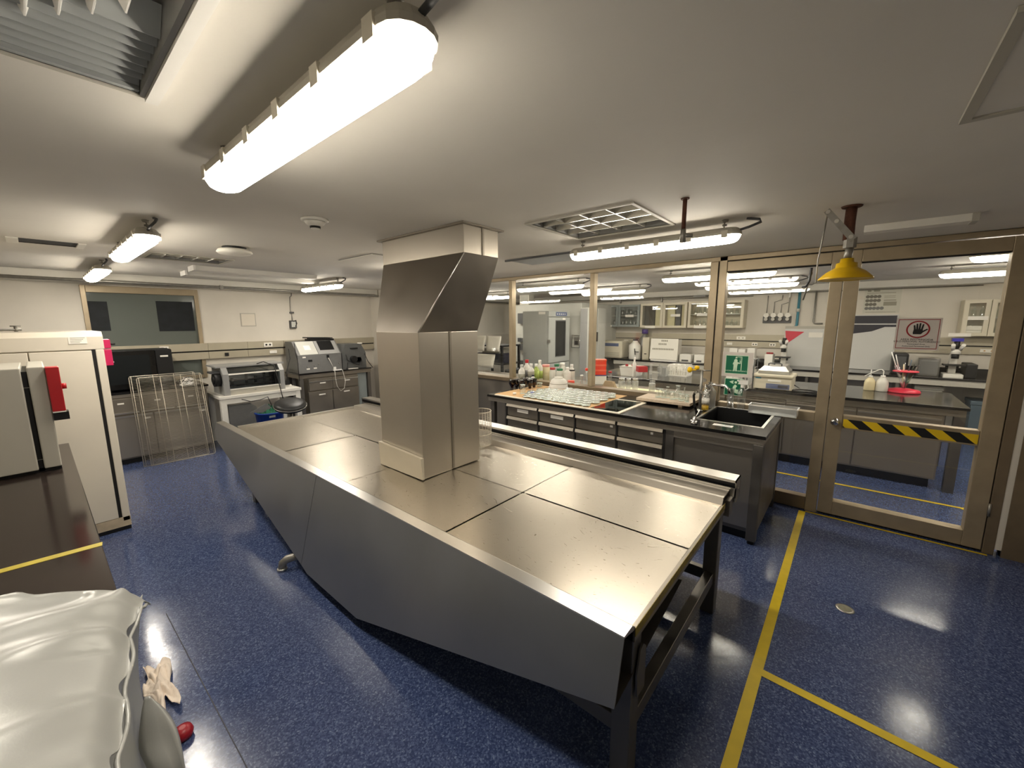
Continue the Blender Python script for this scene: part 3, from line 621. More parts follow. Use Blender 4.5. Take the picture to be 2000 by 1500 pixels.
# ================================================================== left side: tall oven, counter, bench oven, covered unit
t = thing('tall_oven', 'tall cream drying oven cabinet with a rusty foot beside the aisle', 'oven', (-.1,5.1,0))
B().box(-.62,.355,4.72,5.55,.10,1.62).build('body','cream',t,.008)
b = B(); b.prism([(4.70,1.575),(4.695,1.675),(4.74,1.715),(5.56,1.715),(5.56,1.575)],'x',-.64,.372); b.build('top_hood','cream',t)
B().box(-.62,-.04,4.70,4.72,.12,1.565).build('door','cream',t,.004); B().box(-.034,.296,4.70,4.72,.12,1.565).build('door','cream',t,.004)
B().box(.296,.318,4.705,4.725,.12,1.57).build('door_gap','dark_gap',t); B().box(.318,.368,4.70,5.52,.08,1.573).build('corner_post','cream',t,.005)
B().box(-.62,.365,4.705,5.5,.0,.035).build('foot','black',t); B().box(-.62,.368,4.70,4.72,.035,.118).build('kick_plate','rusty_cream',t)
a = PY(132,658,4.69); c_ = PY(171,671,4.69); lb = B().box(a.x,c_.x,4.6935,4.6955,c_.z,a.z).build('rating_label','label_white',t)
for k in range(4): B().box(a.x+.01,c_.x-.01-.01*k,4.6925,4.6932,a.z-.012-.012*k,a.z-.008-.012*k).build('print_line','ink_soft',lb)
rb = thing('control_box', 'magenta control box on the side of the tall oven', 'control box', (.41,4.88,1.42))
B().box(.3685,.424,4.83,4.95,1.425,1.565).build('lower_box','magenta_box',rb,.006); B().box(.3685,.424,4.83,4.95,1.572,1.648).build('upper_box','magenta_box',rb,.006); B().cyl((.424,4.88,1.606),(.455,4.88,1.604),.008).build('knob','black',rb); B().cyl((.424,4.88,1.45),(.432,4.88,1.45),.006).build('screw','bright_steel',rb)
# counter
t = thing('stone_counter', 'low counter with a glossy brown stone top left of the aisle', 'counter', (-.4,3.3,0))
B().box(-.95,.086,1.72,4.66,.815,.85).build('stone_top','granite_brown',t,.003); B().box(-.93,.05,1.74,4.64,.08,.814).build('base','cream_grey',t); B().box(-.93,.02,1.76,4.62,0,.08).build('plinth','black',t)
p0 = PZ(200,1062,.8505); p1 = PZ(0,1116,.8505); p1 = p0+(p1-p0)*2.2; d_ = (p1-p0); s_ = Vector((-d_.y,d_.x,0)).normalized()*.019
q = [p0-s_,p1-s_,p1+s_,p0+s_]; b = B(); b.loft([q,[c+Vector((0,0,.0012)) for c in q]]); tag(b.build('counter_tape','counter_yellow'),'yellow tape laid across the glossy brown counter top','tape')
# bench oven with a red control box
t = thing('bench_oven', 'grey enamel bench oven with a dark door slot on the brown counter', 'oven', (-.2,4.1,.851))
B().box(-.70,-.072,3.815,4.45,.875,1.515).build('body','bench_enamel',t,.006); B().box(-.048,.026,3.83,4.46,.875,1.517).build('side_case','bench_enamel',t,.006); B().box(-.072,-.048,3.86,4.40,.855,1.49).build('slot','black',t)
B().box(-.70,.024,3.86,4.44,.851,.876).build('foot','black',t)
for z in (1.39,.93): B().box(-.074,-.046,3.855,3.86,z,z+.003).build('slot_tie','galv',t)
t = thing('control_box', 'red control box with a round knob on the bench oven side', 'control box', (.05,3.9,1.17))
B().box(.0265,.084,3.80,3.90,1.232,1.512).build('box','red_box',t,.004); B().box(.0265,.095,3.81,3.89,1.175,1.225).build('black_base','black',t); B().box(.0265,.084,3.80,3.90,1.225,1.232).build('joint','label_white',t)
B().cyl((.084,3.85,1.385),(.105,3.85,1.385),.018,.018,14).build('knob','red_box',t); 
# covered unit
t = thing('covered_cabinet', 'dark grey metal cabinet hidden under a satin dust cover', 'cabinet', (-.45,.9,0))
B().box(-.9,-.06,.40,1.40,.02,.93).build('body','grey_machine',t,.006); B().box(-.86,-.1,.44,1.36,0,.02).build('plinth','black',t)
HEM = [(.25,-.05),(.6,-.03),(.93,.004),(1.05,.022),(1.17,.04),(1.30,.062),(1.36,.07),(1.42,.088),(1.47,.104),(1.54,.132),(1.60,.15)]
def hemx(y):
    for (ya,xa),(yb,xb) in zip(HEM,HEM[1:]):
        if y <= yb: return xa+(xb-xa)*max(0,(y-ya))/(yb-ya)
    return HEM[-1][1]
CR = [((.10,1.45),(-.30,1.30),.030,.020),((.05,1.33),(-.35,1.13),.035,.024),((.02,1.27),(-.20,1.22),.020,-.014),((.03,1.10),(-.40,.88),.045,.020),((.0,.95),(-.45,.80),.05,.016),((-.02,.80),(-.5,.62),.05,.018),((.08,1.50),(-.02,1.36),.022,.018),((.0,1.50),(-.14,1.40),.03,-.016),((-.10,1.52),(-.35,1.45),.03,.016),((-.02,.66),(-.4,.5),.04,.016)]
def cloth_z(x, y):
    d = max(0, hemx(y)-x); z = 1.0+.19*(1-math.exp(-d/.22))-.02*math.exp(-(d/.02)**2)-.05*max(0,(y-1.50)/.06)**1.5
    for (ax,ay),(bx,by),wd,hh in CR:
        dx, dy = bx-ax, by-ay; L2 = dx*dx+dy*dy; q = ((x-ax)*dx+(y-ay)*dy)/L2; qc = min(1.0,max(0,q)); ds = math.hypot(x-ax-dx*qc, y-ay-dy*qc)
        z += hh*math.exp(-(ds/(wd*(.6+.9*qc)))**2)*(1-.75*qc)
    return z+.004*math.sin(17*x+9*y)*math.sin(13*y)
b = B(); nu, nv = 110, 120; vs = []
for j in range(nv+1):
    y = .25+1.30*j/nv
    for i in range(nu+1):
        s_ = (i/nu)**1.6; hx = hemx(y)+.005*math.sin(31*y)+.004*math.sin(57*y+1); x = hx-s_*(hx+1.0); vs.append((x,y,cloth_z(x,y)))
b.add(vs,[(j*(nu+1)+i,(j+1)*(nu+1)+i,(j+1)*(nu+1)+i+1,j*(nu+1)+i+1) for j in range(nv) for i in range(nu)],True)
o = b.build('dust_cover','satin'); o.modifiers.new('thick','SOLIDIFY').thickness = .003; tag(o,'pale grey satin dust cover creased over the near cabinet','cover')
B().tube([(hemx(.25+.02*k)+.004+.005*math.sin(31*(.25+.02*k)),.25+.02*k,cloth_z(hemx(.25+.02*k),.25+.02*k)-.004) for k in range(63)],.0045,6).build('hem','satin',o)
b = B(); vs = []; nv2, nz2 = 70, 24
for j in range(nv2+1):
    y = .25+1.29*j/nv2
    for k in range(nz2+1):
        q = k/nz2; x = hemx(y)-.012-.03*math.sin(math.pi*min(1,q*1.2))+.012*q*math.sin(14*y)+.02*q*q*math.sin(6*y+1)-.012*q; vs.append((x,y,.985-.62*q))
b.add(vs,[(j*(nz2+1)+k,(j+1)*(nz2+1)+k,(j+1)*(nz2+1)+k+1,j*(nz2+1)+k+1) for j in range(nv2) for k in range(nz2)],True)
f_ = b.build('side_skirt','satin',o); f_.modifiers.new('thick','SOLIDIFY').thickness = .002
def crv(pts, n):
    out = []
    for k in range(n+1):
        u = k/n*(len(pts)-1); i = min(int(u), len(pts)-2); f = u-i; p0 = pts[max(i-1,0)]; p1 = pts[i]; p2 = pts[i+1]; p3 = pts[min(i+2,len(pts)-1)]
        out.append(.5*((2*p1)+(p2-p0)*f+(2*p0-5*p1+4*p2-p3)*f*f+(3*p1-p0-3*p2+p3)*f**3))
    return out
lf = crv([PY(282,1362,1.46),PY(275,1400,1.44),PY(271,1462,1.42),PY(290,1510,1.38),PY(310,1600,1.36)],16)
rt = crv([PY(290,1360,1.46),PY(322,1384,1.44),PY(347,1425,1.40),PY(362,1500,1.36),PY(372,1600,1.33)],16)
b = B(); vs = []
for k in range(17):
    for m_ in range(9):
        q = m_/8; p = lf[k].lerp(rt[k],q); vs.append(p+Vector((.02,-.03,.012))*math.sin(math.pi*q)*(.3+k/16)+Vector((0,-.012,0))*math.sin(3*math.pi*q)*k/16)
b.add(vs,[(k*9+m_,(k+1)*9+m_,(k+1)*9+m_+1,k*9+m_+1) for k in range(16) for m_ in range(8)],True)
f_ = b.build('side_flap','satin',o); f_.modifiers.new('thick','SOLIDIFY').thickness = .003
# rag and red cap on the floor
b = B(); n = 22; vs = []
random.seed(3)
for i in range(n+1):
    for j in range(n+1):
        u = i/n-.5; v = j/n-.5; rr = 1-.25*math.sin(5*math.atan2(v,u)+1)
        z = .010+.035*math.exp(-(u*u+v*v)*7)+.026*abs(math.sin(11*u+7*v+2*math.sin(6*v)))*abs(math.cos(9*v-5*u))
        vs.append((.198+.095*u*rr+.02*v, 2.44+.34*v*rr+.03*math.sin(9*u), max(.003,z)))
b.add(vs,[(i*(n+1)+j,(i+1)*(n+1)+j,(i+1)*(n+1)+j+1,i*(n+1)+j+1) for i in range(n) for j in range(n)],True)
o = b.build('rag','rag'); o.modifiers.new('thick','SOLIDIFY').thickness = .002; tag(o,'crumpled off-white rag lying on the blue floor','rag')
p = PZ(357,1428,.03); tag(B().lathe((p.x,p.y,0),[(.02,0),(.034,.006),(.038,.024),(.032,.042),(.012,.05)],16).build('red_bung','red_cap'),'dark red round bung on the floor beside the rag','bung')
# ================================================================== back of the room
t = thing('base_cabinet', 'stainless base cabinet with a black top behind the leaning wire racks', 'cabinet', (1.0,7.2,0))
B().box(.42,1.50,6.92,7.57,.07,.865).build('body','steel_dark',t); B().box(.45,1.47,6.97,7.5,0,.07).build('plinth','black',t); B().box(.40,1.52,6.88,7.575,.905,.93).build('worktop','granite',t,.003); B().box(.41,1.51,6.90,7.57,.865,.905).build('apron','steel',t)
for xa, xb in ((.44,.78),(.79,1.13),(1.14,1.48)):
    d = B().box(xa,xb,6.895,6.92,.665,.85).build('drawer','steel_dark',t,.003); B().box(xa+.01,xb-.01,6.885,6.895,.655,.675).build('pull','bright_steel',d); B().box((xa+xb)/2-.03,(xa+xb)/2+.03,6.891,6.8945,.78,.80).build('label','label_white',d)
for xa, xb in ((.44,.90),(.91,1.48)):
    d = B().box(xa,xb,6.895,6.92,.09,.63).build('door','steel',t,.003); B().box(xa+.01,xb-.01,6.885,6.895,.61,.632).build('pull','bright_steel',d); B().box(xb-.09,xb-.03,6.891,6.8945,.565,.585).build('label','label_white',d)
t = thing('microwave', 'large black microwave oven standing on the black cabinet top', 'oven', (.85,7.2,.931))
B().box(.50,1.185,7.0,7.45,.945,1.44).build('body','black',t,.012); B().box(.505,1.01,6.975,7.0,.95,1.435).build('door','black_gloss',t,.006); B().box(1.015,1.183,6.98,7.0,.95,1.435).build('control_panel','black',t,.006); B().box(.55,.95,6.972,6.976,1.02,1.38).build('window','dark_window',t); B().box(1.06,1.14,6.977,6.9805,1.34,1.36).build('sticker','label_white',t); B().box(1.06,1.15,6.976,6.9805,1.02,1.06).build('button','grey_dark',t)
for x in (.56,1.12): B().cyl((x,7.05,.9305),(x,7.05,.946),.02).build('foot','rubber',t)
b = B(); random.seed(5); n = 12; vs = []
for i in range(n+1):
    for j in range(n+1): vs.append((1.20+.25*i/n, 6.93+.3*j/n, .935+.10*(math.sin(math.pi*i/n)*math.sin(math.pi*j/n))**.5*(.6+.5*random.random())))
b.add(vs,[(i*(n+1)+j,(i+1)*(n+1)+j,(i+1)*(n+1)+j+1,i*(n+1)+j+1) for i in range(n) for j in range(n)]); tag(b.build('foil_bundle','foil'),'crumpled foil bundle on the black cabinet top','foil')
# leaning oven racks
def rack(dx, dy, dz, label, rows):
    BL, BR = Vector((.794+dx,6.606+dy,.006)), Vector((1.463+dx,6.585+dy,.006)); TL, TR = PY(262,738,6.84), PY(395,730,6.84)
    TL = Vector((.80+dx,6.84+dy,1.10+dz)); TR = Vector((1.46+dx,6.84+dy,1.10+dz))
    t = thing('oven_rack', label, 'rack', BL.lerp(BR,.5), 'wire oven racks')
    def pt(u, v): return BL.lerp(BR,u).lerp(TL.lerp(TR,u),v)
    B().tube([pt(0,.0),pt(.985,0),pt(1,.015),pt(1,.985),pt(.985,1),pt(.015,1),pt(0,.985),pt(0,.0)],.0042,6).build('frame','wire',t)
    for u in (.03,.345,.66,.97): B().tube([pt(u,0)+Vector((0,-.006,0)),pt(u,1)+Vector((0,-.006,0))],.0032,6).build('cross_bar','wire',t)
    b = B()
    for k in range(1,rows): b.tube([pt(.0,k/rows),pt(1,k/rows)],.002,3)
    o = b.build('wires','wire',t); o['kind'] = 'stuff'
rack(-.02,0,0,'wire oven rack leaning on the cabinet, front one of two',62); rack(-.085,.032,.02,'wire oven rack leaning on the cabinet, behind the other',60)
# white table with the drum mill
t = thing('white_table', 'white painted work table under the drum mill', 'table', (2.1,7.0,0))
B().box(1.58,2.68,6.68,7.40,.715,.757).build('top','white_plastic',t,.004); B().box(1.64,2.62,6.70,6.72,.64,.715).build('apron','white_plastic',t); B().box(1.64,2.62,7.36,7.38,.64,.715).build('apron','white_plastic',t)
for x in (1.63,2.63):
    for y in (6.73,7.35): B().box(x-.035,x+.035,y-.035,y+.035,0,.715).build('leg','white_plastic',t)
B().prism([(1.70,.02),(2.02,.02),(2.10,.12),(2.06,.55),(1.98,.62),(1.70,.62)],'y',6.79,6.80).build('board','grey_machine'); bpy.data.objects['board'].name = 'grey_board'; tag(bpy.data.objects['grey_board'],'plain grey sheet standing under the white table','board')
bpy.data.objects['grey_board'].location.z = 0.0
t = thing('drum_mill', 'long grey drum mill with a dark acrylic front on the white table', 'mill', (2.05,6.95,.758))
B().prism([(6.72,.758),(6.72,1.06),(6.80,1.15),(7.24,1.15),(7.24,.758)],'x',1.66,1.73).build('end_plate','grey_panel',t); B().prism([(6.72,.758),(6.72,1.06),(6.80,1.15),(7.24,1.15),(7.24,.758)],'x',2.40,2.46).build('end_plate','grey_panel',t)
B().box(1.731,2.399,6.73,6.76,.758,.83).build('front_rail','cream_grey',t); B().box(1.73,2.40,6.725,6.77,.83,.845).build('rail_lip','white_plastic',t); B().box(1.731,2.399,7.20,7.235,.758,1.12).build('back_plate','grey_panel',t)
B().box(1.60,2.50,6.80,7.26,1.151,1.172).build('lid_top','grey_panel',t); B().prism([(6.735,.846),(6.739,.846),(6.739,1.058),(6.815,1.146),(6.81,1.148),(6.735,1.06)],'x',1.732,2.398).build('front_cover','acrylic',t)
B().prism([(6.725,1.045),(6.735,1.045),(6.74,1.065),(6.728,1.065)],'x',1.73,2.40).build('cover_edge','bright_steel',t)
for z, y in ((.95,6.86),(.88,6.82)): B().cyl((1.731,y,z),(2.399,y,z),.016).build('shaft','black',t)
for k, x in enumerate((1.80,1.98,2.10,2.22,2.33)): B().box(x-.012,x+.012,6.83,6.87,.86,1.04 if k % 2 else .99).build('paddle','black',t)
B().box(2.34,2.398,6.80,7.0,.85,1.04).build('gear_box','black',t); B().lathe((2.05,6.723,.80),[(.01,0),(.01,.012)],8).build('latch','chrome',t)
b = B(); b.cyl((1.655,6.86,.985),(1.58,6.86,.985),.10,.10,20); b.cyl((1.58,6.86,.985),(1.565,6.86,.985),.07,.05,20); b.build('motor','rubber',t); B().box(1.54,1.655,6.80,6.98,1.075,1.10).build('motor_cap','grey_dark',t)
B().tube([(2.12,6.80,1.175),(2.2,6.76,1.20),(2.32,6.70,1.14),(2.34,6.66,.95),(2.37,6.65,.72),(2.38,6.62,.60)],.007,6).build('power_cord','rubber',t)
t = thing('power_strip', 'small black and white plug adaptor on the white table end', 'adaptor', (2.58,6.95,.758))
B().box(2.53,2.63,6.92,7.0,.7585,.79).build('body','white_plastic',t); B().box(2.54,2.60,6.90,6.95,.79,.86).build('plug','black',t); B().tube([(2.57,6.93,.86),(2.60,6.99,1.0),(2.68,7.02,1.2),(2.70,7.1,1.35)],.006,6).build('cord','rubber',t)
# bucket
c = PY(526,800,6.42); t = thing('bucket', 'blue plastic bucket with a white sticker under the white table edge', 'bucket', (c.x,c.y,0))
R_ = .19; zt = PY(526,803,6.42).z
B().lathe((c.x,c.y,.0),[(.13,0),(.135,.005),(R_-.008,zt-.02),(R_,zt-.02),(R_,zt),(R_-.012,zt),(.13,.012)],24).build('body','blue_plastic',t)
lb = B(); 
for k in range(5): pass
a = math.radians(235); 
p = PY(533,813,6.42-R_*.93); lb.box(p.x-.05,p.x+.03,p.y-.012,p.y-.008,p.z-.014,p.z+.014); lb.build('sticker','cab_grey',t)
b = B(); n = 14; vs = []; random.seed(9)
for i in range(n+1):
    for j in range(n+1):
        u, v = 2*i/n-1, 2*j/n-1; k = max(abs(u),abs(v)) or 1; r_ = math.hypot(u,v) or 1; s_ = k/r_*(R_-.02)
        vs.append((c.x+u*s_, c.y+v*s_, zt-.02+.10*(1-max(abs(u),abs(v)))*(.5+random.random())))
b.add(vs,[(i*(n+1)+j,(i+1)*(n+1)+j,(i+1)*(n+1)+j+1,i*(n+1)+j+1) for i in range(n) for j in range(n)]); tag(b.build('green_cloth','green_cloth'),'dark green cloth heaped in the blue bucket','cloth')
B().prism([(c.x-.26,zt+.03),(c.x-.06,zt-.005),(c.x+.02,zt+.05),(c.x-.05,zt+.13)],'y',c.y-.06,c.y-.05).build('bag','grey_machine'); tag(bpy.data.objects['bag'],'stiff grey bag flap sticking out of the bucket','bag')
tag(B().tube([PY(472,780,6.4),PY(490,784,6.4),PY(508,781,6.4),PY(523,775,6.4),PY(530,790,6.42),PY(531,800,6.42)],.006,6).build('cable_piece','rubber'),'short black cable end poking up beside the bucket','cable')
# stool
c = PY(567,791,5.75); t = thing('lab_stool', 'black round stool seat with a pale rim behind the steel table', 'stool', (c.x,c.y,0))
rs = (PY(537,795,5.75)-PY(598,790,5.75)).length/2
mt = Matrix.Translation(c) @ Matrix.Rotation(math.radians(24),4,Vector((_r0.x,_r0.y,0))) @ Matrix.Rotation(math.radians(14),4,'Y')
b = B(mt); b.lathe((0,0,-.05),[(rs*.8,0),(rs*.97,.015),(rs,.04),(rs*.96,.075),(rs*.75,.098),(rs*.3,.104)],28); b.build('seat','seat_black',t)
b = B(mt); b.tube([(rs*1.005*math.cos(a),rs*1.005*math.sin(a),-.005) for a in [2*math.pi*i/28 for i in range(29)]],.006,6); b.build('rim','galv',t)
B().cyl((c.x,c.y,.06),(c.x,c.y,c.z-.05),.022).build('column','galv',t)
for k in range(5): a = 2*math.pi*k/5; B().tube([(c.x,c.y,.07),(c.x+.24*math.cos(a),c.y+.24*math.sin(a),.045),(c.x+.25*math.cos(a),c.y+.25*math.sin(a),.0)],.016,6).build('foot','rubber',t)
# right back bench
FY = 7.0; xa_, xb_ = 2.78, 4.12; bz = .93
t = thing('instrument_bench', 'steel framed bench with a black top carrying two grey instruments', 'bench', (3.45,7.3,0))
B().box(xa_,xb_,FY,7.575,bz-.022,bz).build('worktop','granite',t,.003); B().box(xa_+.01,xb_-.01,FY+.015,7.57,bz-.085,bz-.022).build('apron','steel_dark',t)
for x in (xa_+.05,xb_-.05):
    for y in (FY+.05,7.52): B().box(x-.03,x+.03,y-.03,y+.03,0,bz-.085).build('leg','steel_leg',t)
B().box(xa_+.16,xb_-.28,FY+.05,7.55,.06,bz-.086).build('carcass','steel_dark',t); B().box(xb_-.275,xb_-.09,FY+.06,FY+.08,.08,bz-.086).build('side_panel','cab_grey',t)
for k, (x0_, x1_) in enumerate(((xa_+.165,xa_+.57),(xa_+.575,xb_-.285))):
    d = B().box(x0_,x1_,FY+.015,FY+.05,.62,.825).build('drawer','steel_dark',t,.003); B().box(x0_,x1_,FY+.005,FY+.016,.765,.78).build('pull','bright_steel',d); B().box((x0_+x1_)/2-.02,(x0_+x1_)/2+.08,FY+.011,FY+.0148,.73,.75).build('label','label_white',d)
    d = B().box(x0_-.02,x1_,FY+.01,FY+.05,.08,.60).build('door','steel_dark',t,.003); B().box((x0_+x1_)/2-.05,(x0_+x1_)/2+.06,FY+.006,FY+.0098,.53,.55).build('label','label_white',d)
t = thing('grey_instrument', 'grey bench instrument with a sloping panel and dark screen', 'instrument', (3.1,7.3,bz+.001))
x0_, x1_ = PY(584,727,FY+.02).x, PY(668,718,FY+.02).x; zt = PY(572,668,7.22).z
B().prism([(FY+.02,bz+.002),(FY+.02,1.235),(7.22,zt),(7.50,zt),(7.50,bz+.002)],'x',x0_,x1_).build('case','grey_machine',t)
dy, dz = 7.22-(FY+.02), zt-1.235; Ln = math.hypot(dy,dz); ny, nz = -dz/Ln, dy/Ln
def sl(x, s, off): return Vector((x, FY+.02+dy*s+ny*off, 1.235+dz*s+nz*off))
def slab(name, xa, xb, s0, s1, th, m, par=t, o0=.001):
    b = B(); b.loft([[sl(xa,s0,o0),sl(xb,s0,o0),sl(xb,s1,o0),sl(xa,s1,o0)],[sl(xa,s0,o0+th),sl(xb,s0,o0+th),sl(xb,s1,o0+th),sl(xa,s1,o0+th)]]); return b.build(name,m,par)
W_ = x1_-x0_
pl = slab('panel',x0_+.06*W_,x0_+.46*W_,.02,.98,.006,'pale_grey'); slab('sticker',x0_+.2*W_,x0_+.34*W_,.35,.68,.001,'label_white',pl,.0075)
pr_ = slab('panel',x0_+.47*W_,x0_+.97*W_,.0,.98,.008,'grey_panel'); slab('screen',x0_+.54*W_,x0_+.88*W_,.28,.97,.001,'black',pr_,.0095)
B().box(x0_+.22*W_,x0_+.31*W_,FY+.017,FY+.0195,1.12,1.155).build('display','black',t)
for u, z, m in ((.1,1.19,'label_white'),(.17,.99,'label_white'),(.33,.995,'label_white')): B().box(x0_+u*W_,x0_+(u+.07)*W_,FY+.017,FY+.0195,z,z+.022).build('tag',m,t)
for u, z in ((.19,1.04),(.35,1.045),(.44,1.08),(.93,1.06)): B().cyl((x0_+u*W_,FY+.019,z),(x0_+u*W_,FY+.0,z),.009,.008,8).build('knob','galv',t)
B().box(x0_+.645*W_,x0_+.69*W_,FY-.005,FY+.0195,1.17,1.22).build('plug','black',t)
B().tube([(x0_+.67*W_,FY-.002,1.17),(x0_+.72*W_,FY-.01,1.08),(x0_+.77*W_,FY-.008,bz+.05)],.005,6).build('white_cord','white_cord',t)
B().tube([(x0_-.006,7.1,zt-.02),(x0_-.012,7.05,1.25),(x0_+.0,FY+.03,1.15),(x0_-.014,FY+.0,1.0),(x0_-.02,FY-.02,.82)],.006,6).build('side_cord','rubber',t)
t = thing('charger', 'white charger with a looped cord on the black bench edge', 'charger', (3.55,FY+.03,bz+.001))
cx_ = x0_+.80*W_; B().box(cx_-.02,cx_+.03,FY-.004,FY+.016,bz+.001,bz+.07).build('brick','white_gloss',t); B().box(cx_+.03,cx_+.13,FY-.004,FY+.016,bz+.001,bz+.022).build('adaptor','white_gloss',t)
B().tube([(cx_,FY-.005,bz+.01),(cx_+.0,FY-.012,.80),(cx_+.02,FY-.014,.65),(cx_+.08,FY-.014,.56),(cx_+.15,FY-.014,.60),(cx_+.18,FY-.014,.74),(cx_+.15,FY-.012,.88),(cx_+.14,FY-.005,bz+.012)],.004,6).build('cord','white_cord',t)
t = thing('motor_unit', 'dark grey instrument with a black motor and hanging cables', 'instrument', (3.75,7.3,bz+.001))
x0_, x1_ = PY(670,715,FY+.04).x, PY(716,712,FY+.04).x; zt = PY(700,671,FY+.1).z
B().prism([(x0_,bz+.002),(x1_,bz+.002),(x1_,zt-.17),(x1_-.09,zt),(x0_+.07,zt),(x0_,zt-.15)],'y',FY+.05,7.48).build('case','grey_dark2',t)
b = B(); b.cyl((x0_+.2,FY+.045,1.11),(x0_+.2,FY-.02,1.11),.06,.06,16); b.cyl((x0_+.3,FY+.045,1.09),(x0_+.3,FY+.0,1.09),.05,.05,16); b.box(x0_+.16,x0_+.34,FY+.0,FY+.045,1.06,1.14); b.build('motor','black',t)
B().box(x0_+.16,x0_+.30,FY+.03,FY+.052,zt-.09,zt-.07).build('handle','black',t); B().box(x1_-.13,x1_-.07,FY+.03,7.1,zt-.001,zt+.02).build('label','label_white',t)
B().tube([(x0_+.07,FY+.04,1.2),(x0_+.08,FY+.02,1.1),(x0_+.16,FY-.0,1.05),(x0_+.28,FY-.015,1.0),(x0_+.33,FY-.015,1.08)],.007,6).build('cable','rubber',t); B().tube([(x1_-.03,FY+.04,1.2),(x1_+.02,FY+.02,1.05),(x1_+.10,FY-.01,.92)],.006,6).build('cable','rubber',t)
B().tube([(x0_+.09,FY+.035,1.05),(x0_+.06,FY+.0,.97),(x0_+.05,FY+.02,bz+.004)],.006,6).build('cable','rubber',t)
tag(B().prism([(3.66,.0),(3.84,.0),(3.84,.012),(3.66,.015)],'y',0,.03).build('paper_strip','label_white'),'small white strip lying on the black bench top','paper'); bpy.data.objects['paper_strip'].location = (3.76,FY+.022,bz+.0012)
a, c_ = PY(598,660,7.3), PY(649,664,7.3); z_ = zt*0+PY(572,668,7.22).z
t = thing('black_tray', 'flat black tray and lid lying on top of the grey instrument', 'tray', (3.1,7.33,z_))
B().box(a.x+.04,c_.x,7.24,7.46,z_+.002,z_+.035).build('tray','black',t); B().prism([(a.x,z_+.05),(c_.x-.03,z_+.04),(c_.x-.03,z_+.055),(a.x,z_+.07)],'y',7.22,7.45).build('lid','black',t); B().box(a.x+.06,c_.x-.06,7.26,7.42,z_+.035,z_+.05).build('spacer','grey_dark',t)
# wall fittings
a, c_ = PY(470,613,YB), PY(499,636,YB); t = thing('wall_plate', 'square cream cover plate on the back wall beside the dark window', 'plate', ((a.x+c_.x)/2,YB,c_.z))
B().box(a.x,c_.x,YB-.012,YB-.001,c_.z,a.z).build('plate','cream',t,.003); B().box(a.x-.012,c_.x+.012,YB-.006,YB-.0005,c_.z-.012,a.z+.012).build('edge','cream_grey',t)
a, c_ = PY(564,626,YB), PY(578,641,YB); t = thing('switch_box', 'small dark junction box with loose wires on the back wall', 'junction box', ((a.x+c_.x)/2,YB,c_.z))
B().box(a.x,c_.x,YB-.05,YB-.001,c_.z,a.z).build('box','grey_dark',t,.004); B().box(a.x+.02,c_.x-.02,YB-.056,YB-.05,c_.z+.02,a.z-.02).build('face','pale_grey',t)
B().tube([PY(569,572,YB-.01),PY(569,578,YB-.01),PY(566,580,YB-.01),PY(567,606,YB-.01),PY(570,616,YB-.015),PY(571,626,YB-.02)],.008,6).build('conduit','galv',t); B().box(PY(565,610,YB).x,PY(573,610,YB).x,YB-.03,YB-.001,PY(565,612,YB).z,PY(565,609,YB).z).build('bracket','grey_dark',t)
B().tube([PY(573,628,YB-.06),PY(578,625,YB-.06),PY(580,632,YB-.07),PY(577,638,YB-.06)],.006,6).build('wire','rubber',t)

# small valve on a pipe above the tall oven
t = thing('wall_valve','small grey pipe with a valve just above the tall oven','pipe',(-.1,5.45,1.72)); zz = PY(30,644,5.45).z
B().tube([(-.60,5.45,zz),(PY(42,643,5.45).x,5.45,zz)],.010,8).build('pipe','galv',t); c = PY(31,644,5.45)
B().cyl((c.x,5.45,1.7155),(c.x,5.45,zz+.03),.012,.010,8).build('stem','galv',t); B().cyl((c.x-.03,5.45,zz+.03),(c.x+.03,5.45,zz+.03),.006,None,6).build('handle','galv',t)
# pale cord loop at the table corner
# ================================================================== sink bench
BZ = .905
def dep(p): return (Vector(p)-Vector((0,0,CAMZ))).dot(_f)
def pxl(p, n): return n*dep(p)/FPX           # length of n photo pixels at point p
t = thing('sink_bench', 'stainless lab bench with drawers and a black sink along the glass partition', 'bench', (4.0,1.9,0))
X0, X1, Y0, Y1 = 3.50, 4.50, .44, 3.36
b = B()
for a in ((X0,3.79,Y0,Y1),(3.79,4.45,Y0,.515),(3.79,4.45,1.01,Y1),(4.45,X1,Y0,Y1)): b.box(*a,BZ-.026,BZ)
b.build('worktop','granite',t); B().box(X0+.012,X0+.03,Y0+.012,Y1-.01,BZ-.075,BZ-.026).build('apron','steel',t); B().box(X0+.03,X1-.01,Y0+.012,Y0+.03,BZ-.075,BZ-.026).build('apron','steel',t)
s_ = B(); s_.box(3.795,4.445,.52,1.005,BZ-.27,BZ-.262); s_.box(3.79,3.798,.515,1.01,BZ-.27,BZ-.004); s_.box(4.442,4.45,.515,1.01,BZ-.27,BZ-.004); s_.box(3.798,4.442,.515,.523,BZ-.27,BZ-.004); s_.box(3.798,4.442,1.002,1.01,BZ-.27,BZ-.004); s_.build('sink_basin','black',t)
r_ = B(); r_.box(3.772,3.792,.497,1.03,BZ,BZ+.004); r_.box(4.448,4.468,.497,1.03,BZ,BZ+.004); r_.box(3.792,4.448,.497,.517,BZ,BZ+.004); r_.box(3.792,4.448,1.008,1.03,BZ,BZ+.004); r_.build('sink_rim','bright_steel',t)
B().box(3.56,4.48,1.20,3.10,.07,BZ-.08).build('carcass','steel_dark',t); B().box(3.60,4.46,.50,3.05,0,.07).build('plinth','black',t); B().box(3.58,4.48,.47,1.20,.07,.60).build('sink_housing','steel_dark',t)
cols = [3.075,2.605,2.135,1.668,1.212]
